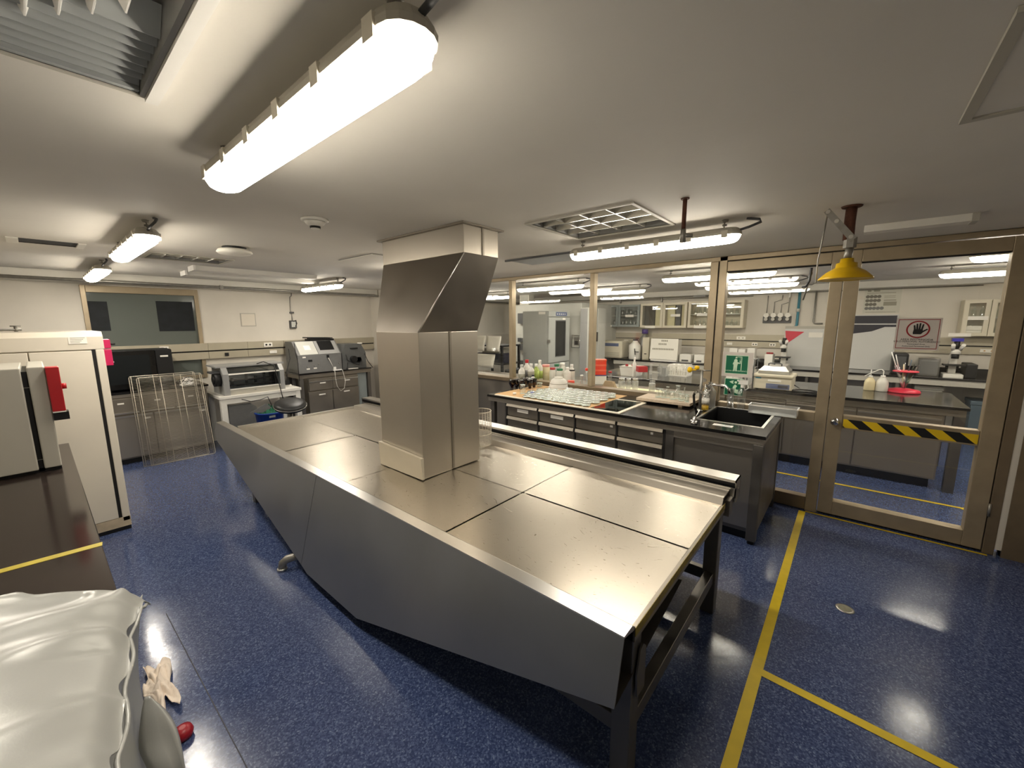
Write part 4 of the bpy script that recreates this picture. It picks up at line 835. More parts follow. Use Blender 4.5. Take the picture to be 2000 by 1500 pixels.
for i in range(4):
    for k, (za, zb) in enumerate(((.688,.828),(.50,.676),(.11,.488))):
        d = B().box(3.535,3.56,cols[i+1]+.012,cols[i]-.012,za,zb).build('drawer','steel_dark',t,.003)
        B().prism([(3.512,zb-.03),(3.535,zb-.045),(3.535,zb+.002),(3.522,zb+.002)],'y',cols[i+1]+.012,cols[i]-.012).build('pull','steel',d)
        if k == 0 and i < 2: 
            l_ = B().box(3.5305,3.5345,(cols[i]+cols[i+1])/2-.09,(cols[i]+cols[i+1])/2+.07,zb-.085,zb-.05).build('label','label_white',d)
        if k == 0 and i == 2: B().box(3.5305,3.5345,cols[i+1]+.04,cols[i+1]+.07,zb-.07,zb-.05).build('label','label_white',d)
        if k == 0 and i == 3: B().box(3.5305,3.5345,cols[i+1]+.10,cols[i+1]+.125,zb-.07,zb-.05).build('label','label_white',d)
        if k == 1 and i == 2: B().box(3.5305,3.5345,cols[i]-.32,cols[i]-.14,zb-.04,zb-.012).build('label','label_white',d)
for yy in cols[:]: B().box(3.53,3.558,yy-.009,yy+.009,.08,BZ-.08).build('divider','dark_gap',t)
B().box(3.54,3.57,3.06,3.11,0,BZ-.08).build('leg','steel_leg',t); B().box(3.54,3.59,3.28,3.34,0,BZ-.03).build('leg','steel_leg',t); B().box(3.53,3.58,1.13,1.20,0,BZ-.08).build('leg','steel_leg',t)
B().box(3.56,3.575,.52,1.13,.11,.80).build('front_panel','steel',t); B().box(3.53,3.56,.51,1.13,.77,BZ-.077).build('top_rail','steel',t); B().box(3.51,3.58,.45,.52,0.03,BZ-.077).build('leg','steel_leg',t,.004); B().cyl((3.545,.485,0),(3.545,.485,.03),.025).build('foot','black',t)
B().box(3.58,4.47,.455,.47,.09,BZ-.077).build('end_panel','steel_dark',t); B().box(4.42,4.49,.45,.52,0,BZ-.077).build('leg','steel_leg',t)
# kraft paper, glass sheet with taped edge
tag(B().box(3.57,4.46,1.99,3.30,BZ+.0004,BZ+.002).build('kraft_paper','kraft'),'sheet of brown kraft paper under the glass dishes','paper')
t = thing('glass_sheet', 'glass sheet edged with white tape on the bench front', 'glass sheet', (3.85,1.83,BZ))
B().box(3.56,4.15,1.68,1.985,BZ+.0004,BZ+.006).build('pane','glass_sheet',t)
B().box(3.515,3.553,1.64,3.25,BZ+.0004,BZ+.008).build('edge_tape','tape_white',t); B().box(3.553,4.17,1.64,1.678,BZ+.0004,BZ+.008).build('edge_tape','tape_white',t); B().box(4.152,4.175,1.68,1.985,BZ+.0004,BZ+.008).build('edge_tape','tape_white',t)
# glass dishes
d0 = thing('glass_dish', 'shallow round glass dish laid out on the kraft paper', 'dish', (0,0,0), 'glass dishes on the kraft paper')
B().lathe((0,0,0),[(.001,.0),(.043,0),(.0455,.002),(.0465,.014)],18,cap=False).build('dish','glassware',d0); B().lathe((0,0,.0),[(.0463,.0125),(.0492,.0125),(.0492,.0165),(.0463,.0165)],18).build('rim','glass_edge_glint',d0); B().lathe((0,0,.0170),[(.049,-.003),(.0485,.0045),(.0465,.007),(.001,.0075)],18,cap=False).build('dish_lid','glassware',d0)  # pale ring paints the bright edge of each dish
random.seed(21); first = True
for i in range(9):
    for j in range(10):
        x = 3.625+.096*i; y = 2.06+.098*j+(.048 if i % 2 else 0)
        if x > 4.44 or y > 3.0-.05*(i > 5)-.0*(i) or (i < 2 and y > 2.93) or (i > 6 and y > 2.78) or (i > 6 and y < 2.1): continue
        loc = (x+random.uniform(-.006,.006), y+random.uniform(-.006,.006), BZ+.0024)
        if first: d0.location = loc; first = False
        else: clone(d0, loc)
X_RING = True
# ---- generic vessels
def vessel(name, label, cat, p, prof, m, cap=None, band=None, n=16, group=None, liquid=None, sx=1, sy=1, rot=0, capname='cap'):
    p = Vector(p); t = thing(name, label, cat, p, group); B().lathe(p,prof,n,True,sx,sy,rot,m not in ('glassware','clear_plastic')).build('body',m,t)
    if m == 'glassware' and X_RING:
        rt = max(q[0] for q in prof[-3:-1]) if len(prof) > 3 else prof[-1][0]; zt_ = prof[-2][1]
        B().lathe(p,[(prof[0][0]*.96,0),(prof[0][0]*1.01,0),(prof[0][0]*1.01,.004),(prof[0][0]*.96,.004)],n).build('base_glint','glass_edge_glint',t); B().lathe(p,[(rt*.92,zt_-.003),(rt*1.03,zt_-.003),(rt*1.03,zt_),(rt*.92,zt_)],n).build('rim','glass_edge_glint',t)  # pale rings paint the light caught at base and rim
    if cap: B().lathe(p+Vector((0,0,cap[1])),[(cap[0]*.96,0),(cap[0],.004),(cap[0],cap[2]-.004),(cap[0]*.9,cap[2])],14).build(capname,cap[3],t)
    if band: B().lathe(p,[(band[0],band[1]),(band[0],band[2])],n,True,sx,sy,rot).build('label',band[3],t)
    if liquid: B().lathe(p+Vector((0,0,.004)),[(liquid[0],0),(liquid[0],liquid[1])],n).build('liquid',liquid[2],t)
    return t
PLACED = []
def bottle(x, y, wpx, hpx, z, label, m='white_plastic', cap='white_gloss', band=None, name='bottle', capw=.45, shoulder=.72, rect=False):
    p = PZ(x,y,z); r = pxl(p,wpx)/2*.93; h = pxl(p,hpx); p.z = z+.001
    for _k in range(40):
        if all(math.hypot(p.x-a, p.y-c) > r+q+.002 for a, c, q in PLACED): break
        p.x *= 1.006; p.y *= 1.006
    PLACED.append((p.x, p.y, r))
    return vessel(name,label,'bottle',p,[(r*.95,0),(r,h*.03),(r,h*shoulder*.86),(r*.86,h*shoulder*.95),(r*capw*.9,h*shoulder*1.08),(r*capw*.85,h*.9)],m,(r*capw,h*.86,h*.14,cap),band and (r*1.004,h*band[0],h*band[1],band[2]),4 if rect else 16,rot=math.pi/4+.2 if rect else 0)
# amber bottles drying upside down
sp = [(1000,759),(1009,758),(1017,761),(1026,756),(1035,759),(1043,757)]
for k, (x, y) in enumerate(sp):
    p = PZ(x,y,BZ); p.z = BZ+.0024
    t = thing('amber_bottle','amber glass bottle standing upside down on the kraft paper','bottle',p,'amber bottles drying upside down')
    B().lathe(p,[(.016,0),(.019,.003),(.019,.018),(.022,.03),(.036,.055),(.040,.07),(.040,.118),(.036,.124)],16).build('body','amber',t); B().lathe(p+Vector((0,0,.0005)),[(.0205,.006),(.0205,.016)],12).build('neck_ring','amber',t)
p = PZ(1021,769,BZ); p.z = BZ+.0024; vessel('glass_jar','clear glass jar standing upside down before the amber bottles','jar',p,[(.036,0),(.037,.01),(.037,.04),(.03,.05),(.032,.056),(.032,.10),(.024,.112),(.001,.114)],'glassware')
p = PZ(1039,770,BZ); p.z = BZ+.0024; t = thing('stopper','small blue bottle cap among the glass dishes','cap',p); B().lathe(p,[(.02,0),(.021,.004),(.021,.02),(.018,.026)],14).build('cap','blue_cap',t); B().lathe(p+Vector((0,0,.0262)),[(.008,0),(.013,.006),(.013,.02),(.006,.03)],12).build('knob','glassware',t)
p = PZ(1005,771,BZ); p.z = BZ+.0024; vessel('white_cup','small white cup lying by the amber bottles','cup',p,[(.018,0),(.022,.02),(.021,.022),(.015,.004)],'white_gloss')
# white colander dome
p = PZ(1091,757,BZ); p.z = BZ+.0024; r = pxl(p,19); h = pxl(p,19); t = thing('colander','white plastic colander turned upside down on the bench','colander',p)
B().lathe(p,[(r*1.06,0),(r*1.06,.005),(r*.98,.008),(r*.92,h*.45),(r*.74,h*.8),(r*.45,h*.97),(.001,h)],28).build('bowl','white_plastic',t); B().lathe(p,[(r*.45,h*.97),(r*.45,h*1.08),(r*.41,h*1.08),(r*.41,h*.96)],20).build('foot_ring','white_plastic',t); B().lathe(p+Vector((0,0,h*.42)),[(r*.945,0),(r*.93,.006)],28).build('rib','cream_grey',t)
p = PZ(1054,755,BZ); p.z = BZ+.0024; vessel('beaker','low clear beaker beside the white colander','beaker',p,[(.035,0),(.038,.004),(.038,.05),(.036,.05),(.035,.006)],'glassware')
# ---- wooden board with drying glassware
t = thing('drying_board','worn pale board raised on the bench carrying drying glassware','board',(4.34,1.5,BZ)); WB = Vector((0,0,.955))
B().box(4.18,4.52,1.20,1.76,.925,.955).build('plank','worn_board',t,.003)
for y in (1.3,1.7): B().box(4.2,4.48,y-.02,y+.02,BZ+.001,.925).build('batten','wood_pale',t)
gl = [(1284,776,8,18,'flask'),(1290,775,10,16,'beaker'),(1297,777,9,14,'beaker'),(1303,777,11,22,'flask'),(1313,780,10,15,'beaker'),(1323,779,15,26,'flask'),(1330,783,10,14,'beaker'),(1336,781,8,24,'cone'),(1341,784,8,14,'beaker'),(1347,786,8,12,'beaker')]
for k, (x, y, wp, hp, kd) in enumerate(gl):
    p = PZ(x,y,.955); p.z = .9555; p.x = min(4.49,max(4.19,p.x)); p.y = min(1.77,max(1.25,p.y)); r = pxl(p,wp)/2; h = pxl(p,hp)
    pf = {'flask':[(r,0),(r*1.02,h*.3),(r*.9,h*.55),(r*.5,h*.72),(r*.48,h*.95),(r*.58,h),(r*.5,h)],'beaker':[(r,0),(r,h*.9),(r*.8,h),(.001,h)],'cone':[(r,0),(r*.95,h*.1),(r*.3,h*.7),(r*.25,h),(r*.2,h)]}[kd]
    vessel({'flask':'glass_flask','beaker':'glass_beaker','cone':'conical_flask'}[kd],{'flask':'clear glass flask drying on the pale board','beaker':'clear glass beaker drying on the pale board','cone':'slim conical flask drying on the pale board'}[kd],'glassware',p,pf,'glassware',None,None,14,'glassware drying on the board')
# ---- taps
p = PZ(1366,803,BZ); t = thing('gas_turret','lab turret pipe topped by two yellow gas knobs','tap',(p.x,p.y,BZ))
zt = PX(1366,722,p.x).z
B().cyl((p.x,p.y,BZ+.001),(p.x,p.y,zt),.013).build('column','galv',t); B().lathe((p.x,p.y,BZ+.001),[(.03,0),(.03,.01),(.018,.018)],16).build('base','chrome',t)
B().cyl((p.x,p.y+.05,zt-.008),(p.x,p.y-.08,zt-.002),.009,.005).build('nozzle','galv',t)
k1 = PX(1347,722,p.x); k2 = PX(1361,718,p.x)
for c, r in ((k1,.03),(k2,.022)):
    b = B(); b.m = Matrix.Translation(c) @ Matrix.Rotation(math.radians(90),4,'X'); b.lathe((0,0,-.02),[(r*.3,0),(r*.7,.004),(r,.015),(r*.95,.028),(r*.6,.042),(.004,.044)],14); b.build('gas_knob','brass_yellow',t)
B().cyl(k1,(p.x,p.y,zt-.004),.006).build('stem','brass_yellow',t)
p = PZ(1378,797,BZ); t = thing('water_tap','chrome lab tap with a long spout swung over the sink','tap',(p.x,p.y,BZ)); zt = PX(1378,750,p.x).z
B().cyl((p.x,p.y,BZ+.001),(p.x,p.y,zt),.017).build('column','chrome',t); B().lathe((p.x,p.y,BZ+.001),[(.028,0),(.028,.01),(.015,.016)],16).build('base','chrome',t)
B().tube([Vector((p.x,p.y,zt-.02)),PX(1395,751,p.x-.03),PX(1417,754,p.x-.06),PX(1423,760,p.x-.065),PX(1425,768,p.x-.065)],.0135,10).build('spout','chrome',t)
for x, y, r in ((1376,742,.022),(1370,755,.022),(1385,760,.022),(1372,768,.02),(1382,771,.022),(1366,763,.018),(1388,748,.016)):
    c = PX(x,y,p.x-.02); b = B(); b.cyl(c-Vector((.02,0,0)),c+Vector((.012,0,0)),r,r*.8,8,False); b.cyl(c+Vector((0,.02,.004)),c-Vector((0,.02,.004)),r*.5,None,8); b.build('valve','chrome',t)
p = PZ(1356,828,BZ); t = thing('lever_tap','small chrome lever tap by the front corner of the sink','tap',(p.x,p.y,BZ))
p2 = PX(1353,770,p.x+.1); p3 = PX(1371,766,p.x+.15)
B().lathe((p.x,p.y,BZ+.001),[(.028,0),(.03,.012),(.016,.022),(.016,.055),(.01,.065)],14).build('body','chrome',t); B().tube([(p.x,p.y,BZ+.055),PX(1361,812,p.x),PX(1367,800,p.x)],.006,8).build('lever','chrome',t)
for sx in (-1,1): B().cyl((p.x+.01*sx,p.y+.03*sx,BZ+.018),(p.x,p.y,BZ+.02),.014,.01,8).build('side_valve','chrome',t)
p = PZ(1362,812,BZ); t = thing('black_tap','black swan neck tap next to the bottle of yellow liquid','tap',(p.x,p.y,BZ))
B().tube([(p.x,p.y,BZ+.001),PX(1356,790,p.x),PX(1355,772,p.x),PX(1358,766,p.x),PX(1366,764,p.x),PX(1371,768,p.x)],.011,10).build('pipe','black_gloss',t)
for x, y in ((1360,766),(1366,763),(1371,766)): c = PX(x,y,p.x); B().cyl(c-Vector((.012,0,0)),c+Vector((.012,0,0)),.014,.012,8,False).build('collar','chrome',t)
# ---- bottles round the sink
p = PZ(1380,801,BZ); p.z = BZ+.001; p.x = 4.2; p.y = 1.06; vessel('sample_bottle','clear bottle holding a little yellow liquid behind the tap','bottle',p,[(.034,0),(.035,.004),(.035,.13),(.022,.15),(.02,.165)],'clear_plastic',(.023,.162,.02,'white_gloss'),(.0355,.07,.12,'label_white'),liquid=(.032,.045,'brass_yellow'))
p = PZ(1396,790,BZ); p = Vector((4.40,1.075,BZ+.001)); h = pxl(p,44); r = pxl(p,22)/2; vessel('carboy','cloudy plastic carboy at the back corner of the sink','bottle',p,[(r*.95,0),(r,.006),(r,h*.68),(r*.6,h*.86),(r*.3,h*.92),(r*.3,h)],'cloudy',(r*.34,h*.97,.02,'cloudy'))
p = Vector((4.485,.90,BZ+.001)); h = pxl(p,38); r = pxl(p,15)/2; vessel('measuring_cylinder','clear glass cylinder standing behind the sink','cylinder',p,[(r*1.15,0),(r*1.15,.008),(r*.8,.012),(r*.8,h*.97),(r*.9,h),(r*.75,h),(r*.75,.014)],'clear_plastic')
p = Vector((4.475,.80,BZ+.001)); h = pxl(p,62); r = pxl(p,15)/2; t = vessel('spray_bottle','clear spray bottle with a white trigger standing behind the sink','bottle',p,[(r*.95,0),(r,.006),(r,h*.5),(r*.85,h*.62),(r*.35,h*.7)],'clear_plastic',(r*.42,h*.68,h*.10,'white_gloss'))
b = B(); b.box(p.x-.02,p.x+.02,p.y-.05,p.y+.025,p.z+h*.79,p.z+h*.92); b.cyl((p.x,p.y+.02,p.z+h*.87),(p.x,p.y+.05,p.z+h*.9),.008); b.build('trigger_head','white_gloss',t); B().tube([(p.x,p.y-.045,p.z+h*.8),(p.x,p.y-.055,p.z+h*.7),(p.x,p.y-.03,p.z+h*.62)],.005,6).build('trigger','white_gloss',t)
# translucent tray
t = thing('plastic_tray','translucent plastic tray resting across the bench end by the sink','tray',(4.4,.52,BZ))
mt = Matrix.Translation((4.41,.52,BZ+.0045)) ; L_, W_, H_ = .19,.075,.075
b = B(mt); 
for z0_, z1_, e in ((0,.003,0),): b.box(-W_,W_,-L_,L_,0,.003)
for a in ((-W_,-W_+.003,-L_,L_),(W_-.003,W_,-L_,L_),(-W_,W_,-L_,-L_+.003),(-W_,W_,L_-.003,L_)): b.box(*a,.003,H_)
b.build('tub','cloudy',t); b = B(mt)
for a in ((-W_-.008,-W_,-L_-.008,L_+.008),(W_,W_+.008,-L_-.008,L_+.008),(-W_,W_,-L_-.008,-L_),(-W_,W_,L_,L_+.008)): b.box(*a,H_-.004,H_)
b.build('rim','cloudy',t)
a = PZ(1412,831,BZ); t = thing('bench_label','small white paper label stuck beside the sink front','label',(a.x,a.y,BZ)); B().box(a.x-.035,a.x+.03,a.y-.075,a.y+.075,BZ+.0005,BZ+.0014).build('card','label_white',t)
for k in range(3): B().box(a.x-.02+.016*k,a.x-.015+.016*k,a.y-.06,a.y+.05-.03*k,BZ+.0014,BZ+.0018).build('print_line','teal_pipe' if k < 2 else 'ink_soft',t)
# ---- green safety signs on the glass
def onx(x, y, X=XP-.008): return PX(x, y, X)
def flat(parent, name, pts, m, x, th=.001):    # polygon of (y,z) on the glass plane, facing the camera
    b = B(); b.loft([[Vector((x,q[0],q[1])) for q in pts],[Vector((x-th,q[0],q[1])) for q in pts]]); return b.build(name,m,parent)
def disc(cy, cz, ry, rz, n=20, a0=0, a1=2*math.pi): return [(cy+ry*math.cos(a0+(a1-a0)*k/n),cz+rz*math.sin(a0+(a1-a0)*k/n)) for k in range(n if a1-a0 > 6 else n+1)]
sx_ = XP-.006
a, c_ = onx(1418,693), onx(1460,732); yl, yr, zb, ztp = a.y, c_.y, c_.z, a.z
t = thing('shower_sign','green emergency shower sign with a figure under a shower','sign',(sx_,(yl+yr)/2,zb))
flat(t,'backing',[(yl+.03,zb-.03),(yr-.04,zb-.03),(yr-.04,ztp+.03),(yl+.03,ztp+.03)],'sign_face',sx_+.002,.002); flat(t,'border',[(yl,zb),(yr,zb),(yr,ztp),(yl,ztp)],'sign_mint',sx_-.001); flat(t,'face',[(yl-.006,zb+.006),(yr+.006,zb+.006),(yr+.006,ztp-.006),(yl-.006,ztp-.006)],'sign_green',sx_-.0022)
W_ = yl-yr; H_ = ztp-zb; S_ = lambda u, v: (yl-u*W_, zb+v*H_)
for nm, pts in (('post',[(.69,.2),(.72,.2),(.72,.93),(.69,.93)]),('post',[(.46,.9),(.69,.9),(.69,.93),(.46,.93)]),('shower',[(.42,.84),(.52,.84),(.49,.93),(.45,.93)]),('figure',[(.33,.52),(.36,.64),(.55,.64),(.63,.60),(.62,.72),(.66,.72),(.67,.56),(.55,.55),(.53,.40),(.52,.16),(.46,.16),(.45,.40),(.43,.16),(.37,.16),(.37,.5)]),('chain',[(.635,.72),(.645,.72),(.645,.9),(.635,.9)])): flat(t,nm,[S_(*q) for q in pts],'sign_mint',sx_-.0034)
cc = S_(.455,.70); flat(t,'head',disc(cc[0],cc[1],.016,.02),'sign_mint',sx_-.0036)
text('DUCHA DE EMERGENCIA','lettering',.019,(sx_-.0036,(yl+yr)/2,zb+.025),(0,-1,0),(0,0,1),'sign_mint',t)
a, c_ = onx(1416,738), onx(1450,774); yl, yr, zb, ztp = a.y, c_.y, c_.z, a.z; W_ = yl-yr; H_ = ztp-zb
t = thing('eyewash_sign','green eyewash sign with an eye and a water jet','sign',(sx_,(yl+yr)/2,zb))
flat(t,'border',[(yl,zb),(yr,zb),(yr,ztp),(yl,ztp)],'sign_mint',sx_-.001); flat(t,'face',[(yl-.005,zb+.005),(yr,zb+.005),(yr,ztp-.005),(yl-.005,ztp-.005)],'sign_green',sx_-.0022)
flat(t,'eye',[S_(.25,.80),S_(.4,.87),S_(.62,.90),S_(.82,.85),S_(.95,.78),S_(.8,.70),S_(.6,.67),S_(.4,.71)],'sign_mint',sx_-.0034); cc = S_(.60,.785); flat(t,'iris',disc(cc[0],cc[1],.024,.024),'sign_green',sx_-.0046); flat(t,'pupil',disc(cc[0],cc[1],.012,.012),'sign_mint',sx_-.0058)
cc = S_(.80,.42); flat(t,'jet',disc(cc[0],cc[1],.06,.055,12,-1.9,.9)+disc(cc[0],cc[1],.032,.03,12,-1.9,.9)[::-1],'sign_mint',sx_-.0034); flat(t,'nozzle',[S_(.5,.25),S_(.75,.22),S_(.75,.36),S_(.5,.38)],'sign_mint',sx_-.0036)
text('LAVAOJOS','lettering',.018,(sx_-.0036,yl-.62*W_,zb+.03),(0,-1,0),(0,0,1),'sign_mint',t)
# ---- restricted area sign on the door glass
a, c_ = onx(1756,624), onx(1835,682); yl = a.y; yr = onx(1838,622).y; ztp = a.z; zb = onx(1750,680).z; W_ = yl-yr; H_ = ztp-zb; yc = (yl+yr)/2
t = thing('restricted_sign','white sign with a red ring and black hand on the door glass','sign',(sx_,yc,zb))
flat(t,'backing',[(yl+.012,zb-.012),(yr-.012,zb-.012),(yr-.012,ztp+.012),(yl+.012,ztp+.012)],'sign_face',sx_+.001,.0018)
for q in (((0,0),(1,0),(1,.02),(0,.02)),((0,.98),(1,.98),(1,1),(0,1)),((0,.02),(.014,.02),(.014,.98),(0,.98)),((.986,.02),(1,.02),(1,.98),(.986,.98))): flat(t,'border',[S_(*p) for p in q],'sign_red',sx_-.001)
cz = zb+.66*H_; rr = .28*H_*1.05
o_ = disc(yc,cz,rr,rr,36); i_ = disc(yc,cz,rr*.86,rr*.86,36); b = B(); n = 36
b.loft([[Vector((sx_-.001,*q)) for q in o_],[Vector((sx_-.002,*q)) for q in o_],[Vector((sx_-.002,*q)) for q in i_],[Vector((sx_-.001,*q)) for q in i_]],False); b.build('ring','sign_red',t)
H_S = lambda u, v: (yc-u*rr*.92, cz+v*rr*.90)
for q in ([(-.40,-.62),(.30,-.62),(.44,-.45),(.44,.02),(-.38,.02),(-.44,-.45)],[(-.38,.0),(-.20,.0),(-.30,.56),(-.44,.52)],[(-.17,.0),(.01,.0),(-.04,.74),(-.20,.72)],[(.04,.0),(.22,.0),(.24,.80),(.08,.80)],[(.25,.0),(.43,.0),(.52,.66),(.37,.68)],[(.40,-.44),(.44,-.16),(.80,.10),(.90,.0)]):
    flat(t,'hand',[H_S(*v) for v in q],'ink',sx_-.001)
for s__, sz, fz in (('AREA RESTRINGIDA',.021,.285),('SOLO PERSONAL AUTORIZADO',.0185,.215),('Restricted Area',.016,.135),('Authorized Personnel Only',.0145,.065)): text(s__,'lettering',sz,(sx_-.0012,yc,zb+fz*H_),(0,-1,0),(0,0,1),'ink' if sz > .017 else 'grey_dark',t)
# ================================================================== the far lab behind the glass
def rc(X, x0, y0, x1, y1):     # photo rectangle -> (y_max, y_min, z_min, z_max) on the plane X
    a, c = PX(x0,y0,X), PX(x1,y1,X); return a.y, c.y, min(a.z,c.z), max(a.z,c.z)
def bxp(name, X, d, x0, y0, x1, y1, m, parent, bevel=0, z0=None):
    ya, yb, za, zb = rc(X,x0,y0,x1,y1); return B().box(X,X+d,yb,ya,za if z0 is None else z0,zb).build(name,m,parent,bevel)
# long bench across the far lab
t = thing('long_bench','long steel bench with a black top crossing the far lab','bench',(6.5,1.2,0))
lx0, lx1, ly0, ly1 = 5.92, 7.05, -.95, 3.35
B().box(lx0,lx1,ly0,ly1,BZ-.03,BZ).build('worktop','granite',t,.003); B().box(lx0+.02,lx1-.02,ly0+.02,ly1-.02,BZ-.10,BZ-.03).build('apron','steel_dark',t); B().box(lx0+.06,lx1-.06,ly0+.16,ly1-.05,.10,BZ-.10).build('carcass','steel',t)
B().box(lx0+.1,lx1-.1,ly0+.2,ly1-.1,0,.10).build('plinth','black',t)
n = 6; yy = [ly0+.17+(ly1-.06-ly0-.17)*k/n for k in range(n+1)]
for k in range(n):
    d = B().box(lx0+.035,lx0+.06,yy[k]+.006,yy[k+1]-.006,.64,.79).build('drawer','steel',t,.003); B().box(lx0+.022,lx0+.035,yy[k]+.01,yy[k+1]-.01,.745,.76).build('pull','bright_steel',d)
    d = B().box(lx0+.035,lx0+.06,yy[k]+.006,yy[k+1]-.006,.12,.63).build('door','steel',t,.003); B().box(lx0+.022,lx0+.035,yy[k]+.01,yy[k+1]-.01,.595,.61).build('pull','bright_steel',d)
for x in (lx0+.05,lx1-.05): B().box(x-.04,x+.04,ly0+.02,ly0+.10,0,BZ-.1).build('leg','steel_leg',t)
# counter along the far side of the partition
t = thing('side_counter','steel counter with pale boards behind the glass partition','counter',(4.95,3.2,0))
B().box(4.66,5.25,1.25,5.25,BZ-.03,BZ).build('worktop','steel_dark',t,.003); B().box(4.70,5.22,1.30,5.2,.1,BZ-.03).build('carcass','steel_dark',t); B().box(4.74,5.18,1.34,5.16,0,.1).build('plinth','black',t)
tag(B().box(4.70,5.05,1.75,2.35,BZ+.0005,BZ+.004).build('cream_board','paper_cream'),'pale cream board on the counter under the foil topped jars','board')
# wall bench
t = thing('wall_bench','black topped bench along the far wall under the cabinets','bench',(8.95,.8,0)); wx = 8.58; WZ_ = .93
B().box(wx,9.285,-3.0,4.25,WZ_-.03,WZ_).build('worktop','granite',t,.003); B().box(wx+.02,wx+.04,-2.95,4.2,WZ_-.12,WZ_-.03).build('apron','cream_grey',t); B().box(9.27,9.29,-3.0,4.25,WZ_,WZ_+.10).build('backsplash','granite',t)
for k in range(7): y = -2.9+1.15*k; B().box(wx+.04,9.25,y,y+.04,0,WZ_-.03).build('support','steel_leg',t)
B().box(wx+.05,9.25,.8,4.2,.08,WZ_-.13).build('carcass','steel_dark',t)
# wall cabinets with glass doors
def wallcab(x0, x1, y0t, y0b, label, m, nd, fill, X=8.97, tags=()):
    ya, yb = PX(x0,620,X).y, PX(x1,620,X).y; zb, zt = PX(x0,y0b,X).z, PX(x0,y0t,X).z
    t = thing('wall_cabinet',label,'cabinet',(X+.16,(ya+yb)/2,zb),'glass wall cabinets')
    b = B(); b.box(X+.02,9.297,yb,ya,zb,zb+.02); b.box(X+.02,9.297,yb,ya,zt-.02,zt); b.box(X+.02,9.297,yb,yb+.02,zb+.02,zt-.02); b.box(X+.02,9.297,ya-.02,ya,zb+.02,zt-.02); b.box(9.28,9.297,yb+.02,ya-.02,zb+.02,zt-.02); b.build('body',m,t)
    if fill != 'none': B().box(X+.05,9.27,yb+.02,ya-.02,(zb+zt)/2-.008,(zb+zt)/2+.008).build('shelf','pale_grey',t)
    w = (ya-yb)/nd
    for k in range(nd):
        y0_, y1_ = ya-w*(k+1)+.004, ya-w*k-.004; f = .05
        b = B(); b.box(X,X+.02,y0_,y0_+f,zb,zt); b.box(X,X+.02,y1_-f,y1_,zb,zt); b.box(X,X+.02,y0_+f,y1_-f,zb,zb+f); b.box(X,X+.02,y0_+f,y1_-f,zt-f,zt); d = b.build('door',m,t)
        B().box(X+.009,X+.012,y0_+f,y1_-f,zb+f,zt-f).build('pane','pane',d)
        if k in tags: B().box(X-.002,X,(y0_+y1_)/2-.12,(y0_+y1_)/2+.08,(zb+zt)/2-.03,(zb+zt)/2+.025).build('label','label_white',d)
        if k == 0: B().box(X-.002,X,y0_+.15,y0_+.38,zb-.01,zb+.04).build('label','label_white',d)
    return t, ya, yb, zb, zt
random.seed(31)
def stock(ya, yb, zs, label, kind, grp, X=9.12, step=.085):
    y = yb+.07; p = None
    while y < ya-.06:
        r = random.uniform(.026,.034); h = random.uniform(.11,.17)
        vessel('glass_vessel' if kind != 'book' else 'binder',label,'glassware',(X+random.uniform(-.03,.05),y,zs+.001),[(r,0),(r,h*.6),(r*.55,h*.75),(r*.5,h)] if kind == 'flask' else [(r,0),(r,h),(r*.9,h)],'glassware' if kind != 'tube' else 'cloudy',None,None,10,grp); y += step
for (x0,x1,yt,yb_,lab,m,fill,tg) in ((1168,1249,597,638,'pale grey glass cabinet on the far wall holding rows of cylinders','cab_grey','tube',(1,)),(1250,1341,593,640,'cream glass cabinet on the far wall with folders inside','cab_cream','none',(1,)),(1343,1452,589,640,'cream glass cabinet on the far wall full of glassware','cab_cream','flask',(0,)),(1880,1990,586,656,'cream glass cabinet on the far wall with white boxes','cab_cream','flask',(0,))):
    t, ya, yb, zb, zt = wallcab(x0,x1,yt,yb_,lab,m,2,fill,tags=tg); zm = (zb+zt)/2+.008
    if fill == 'tube':
        for zs in (zb+.02,zm): stock(ya,yb,zs,'tall cloudy cylinder kept in the grey wall cabinet','tube','cylinders in the grey cabinet',step=.10)
    elif fill == 'flask':
        a_ = 'right of the whiteboards' if x0 > 1800 else 'left of the gas taps'
        for k, zs in enumerate((zb+.02,zm)): stock(ya,yb if x0 < 1800 else yb,zs,'clear flask kept in the cream wall cabinet '+a_,'flask','flasks in the cabinet '+a_)
        if x0 > 1800:
            for k in range(2):
                bx_ = B().box(9.02,9.1,ya-.32,ya-.06,zb+.022+.065*k,zb+.082+.065*k).build('storage_box','label_white'); tag(bx_,('white storage box, lower of two, in the cream cabinet beside the whiteboard','white storage box, upper of two, in the cream cabinet beside the whiteboard')[k],'box')
    else:
        for k, (u, wd, m_) in enumerate(((.06,.22,'shadow_in'),(.30,.14,'paper_cream'),(.56,.16,'paper_cream'),(.74,.10,'grey_dark'),(.86,.18,'paper_cream'))):
            y = ya-u*(ya-yb); B().box(9.1,9.25,y-wd,y,zb+.021,zt-.06).build('folder',m_); o = bpy.data.objects['folder']; o.name = 'file_folder'; tag(o,['dark folder at the left end of the cream wall cabinet','cream folder beside the dark one in the wall cabinet','cream folder behind the middle door frame','grey folder between two cream folders in the wall cabinet','cream folder at the right end of the wall cabinet'][k],'folder','folders in the cream cabinet')
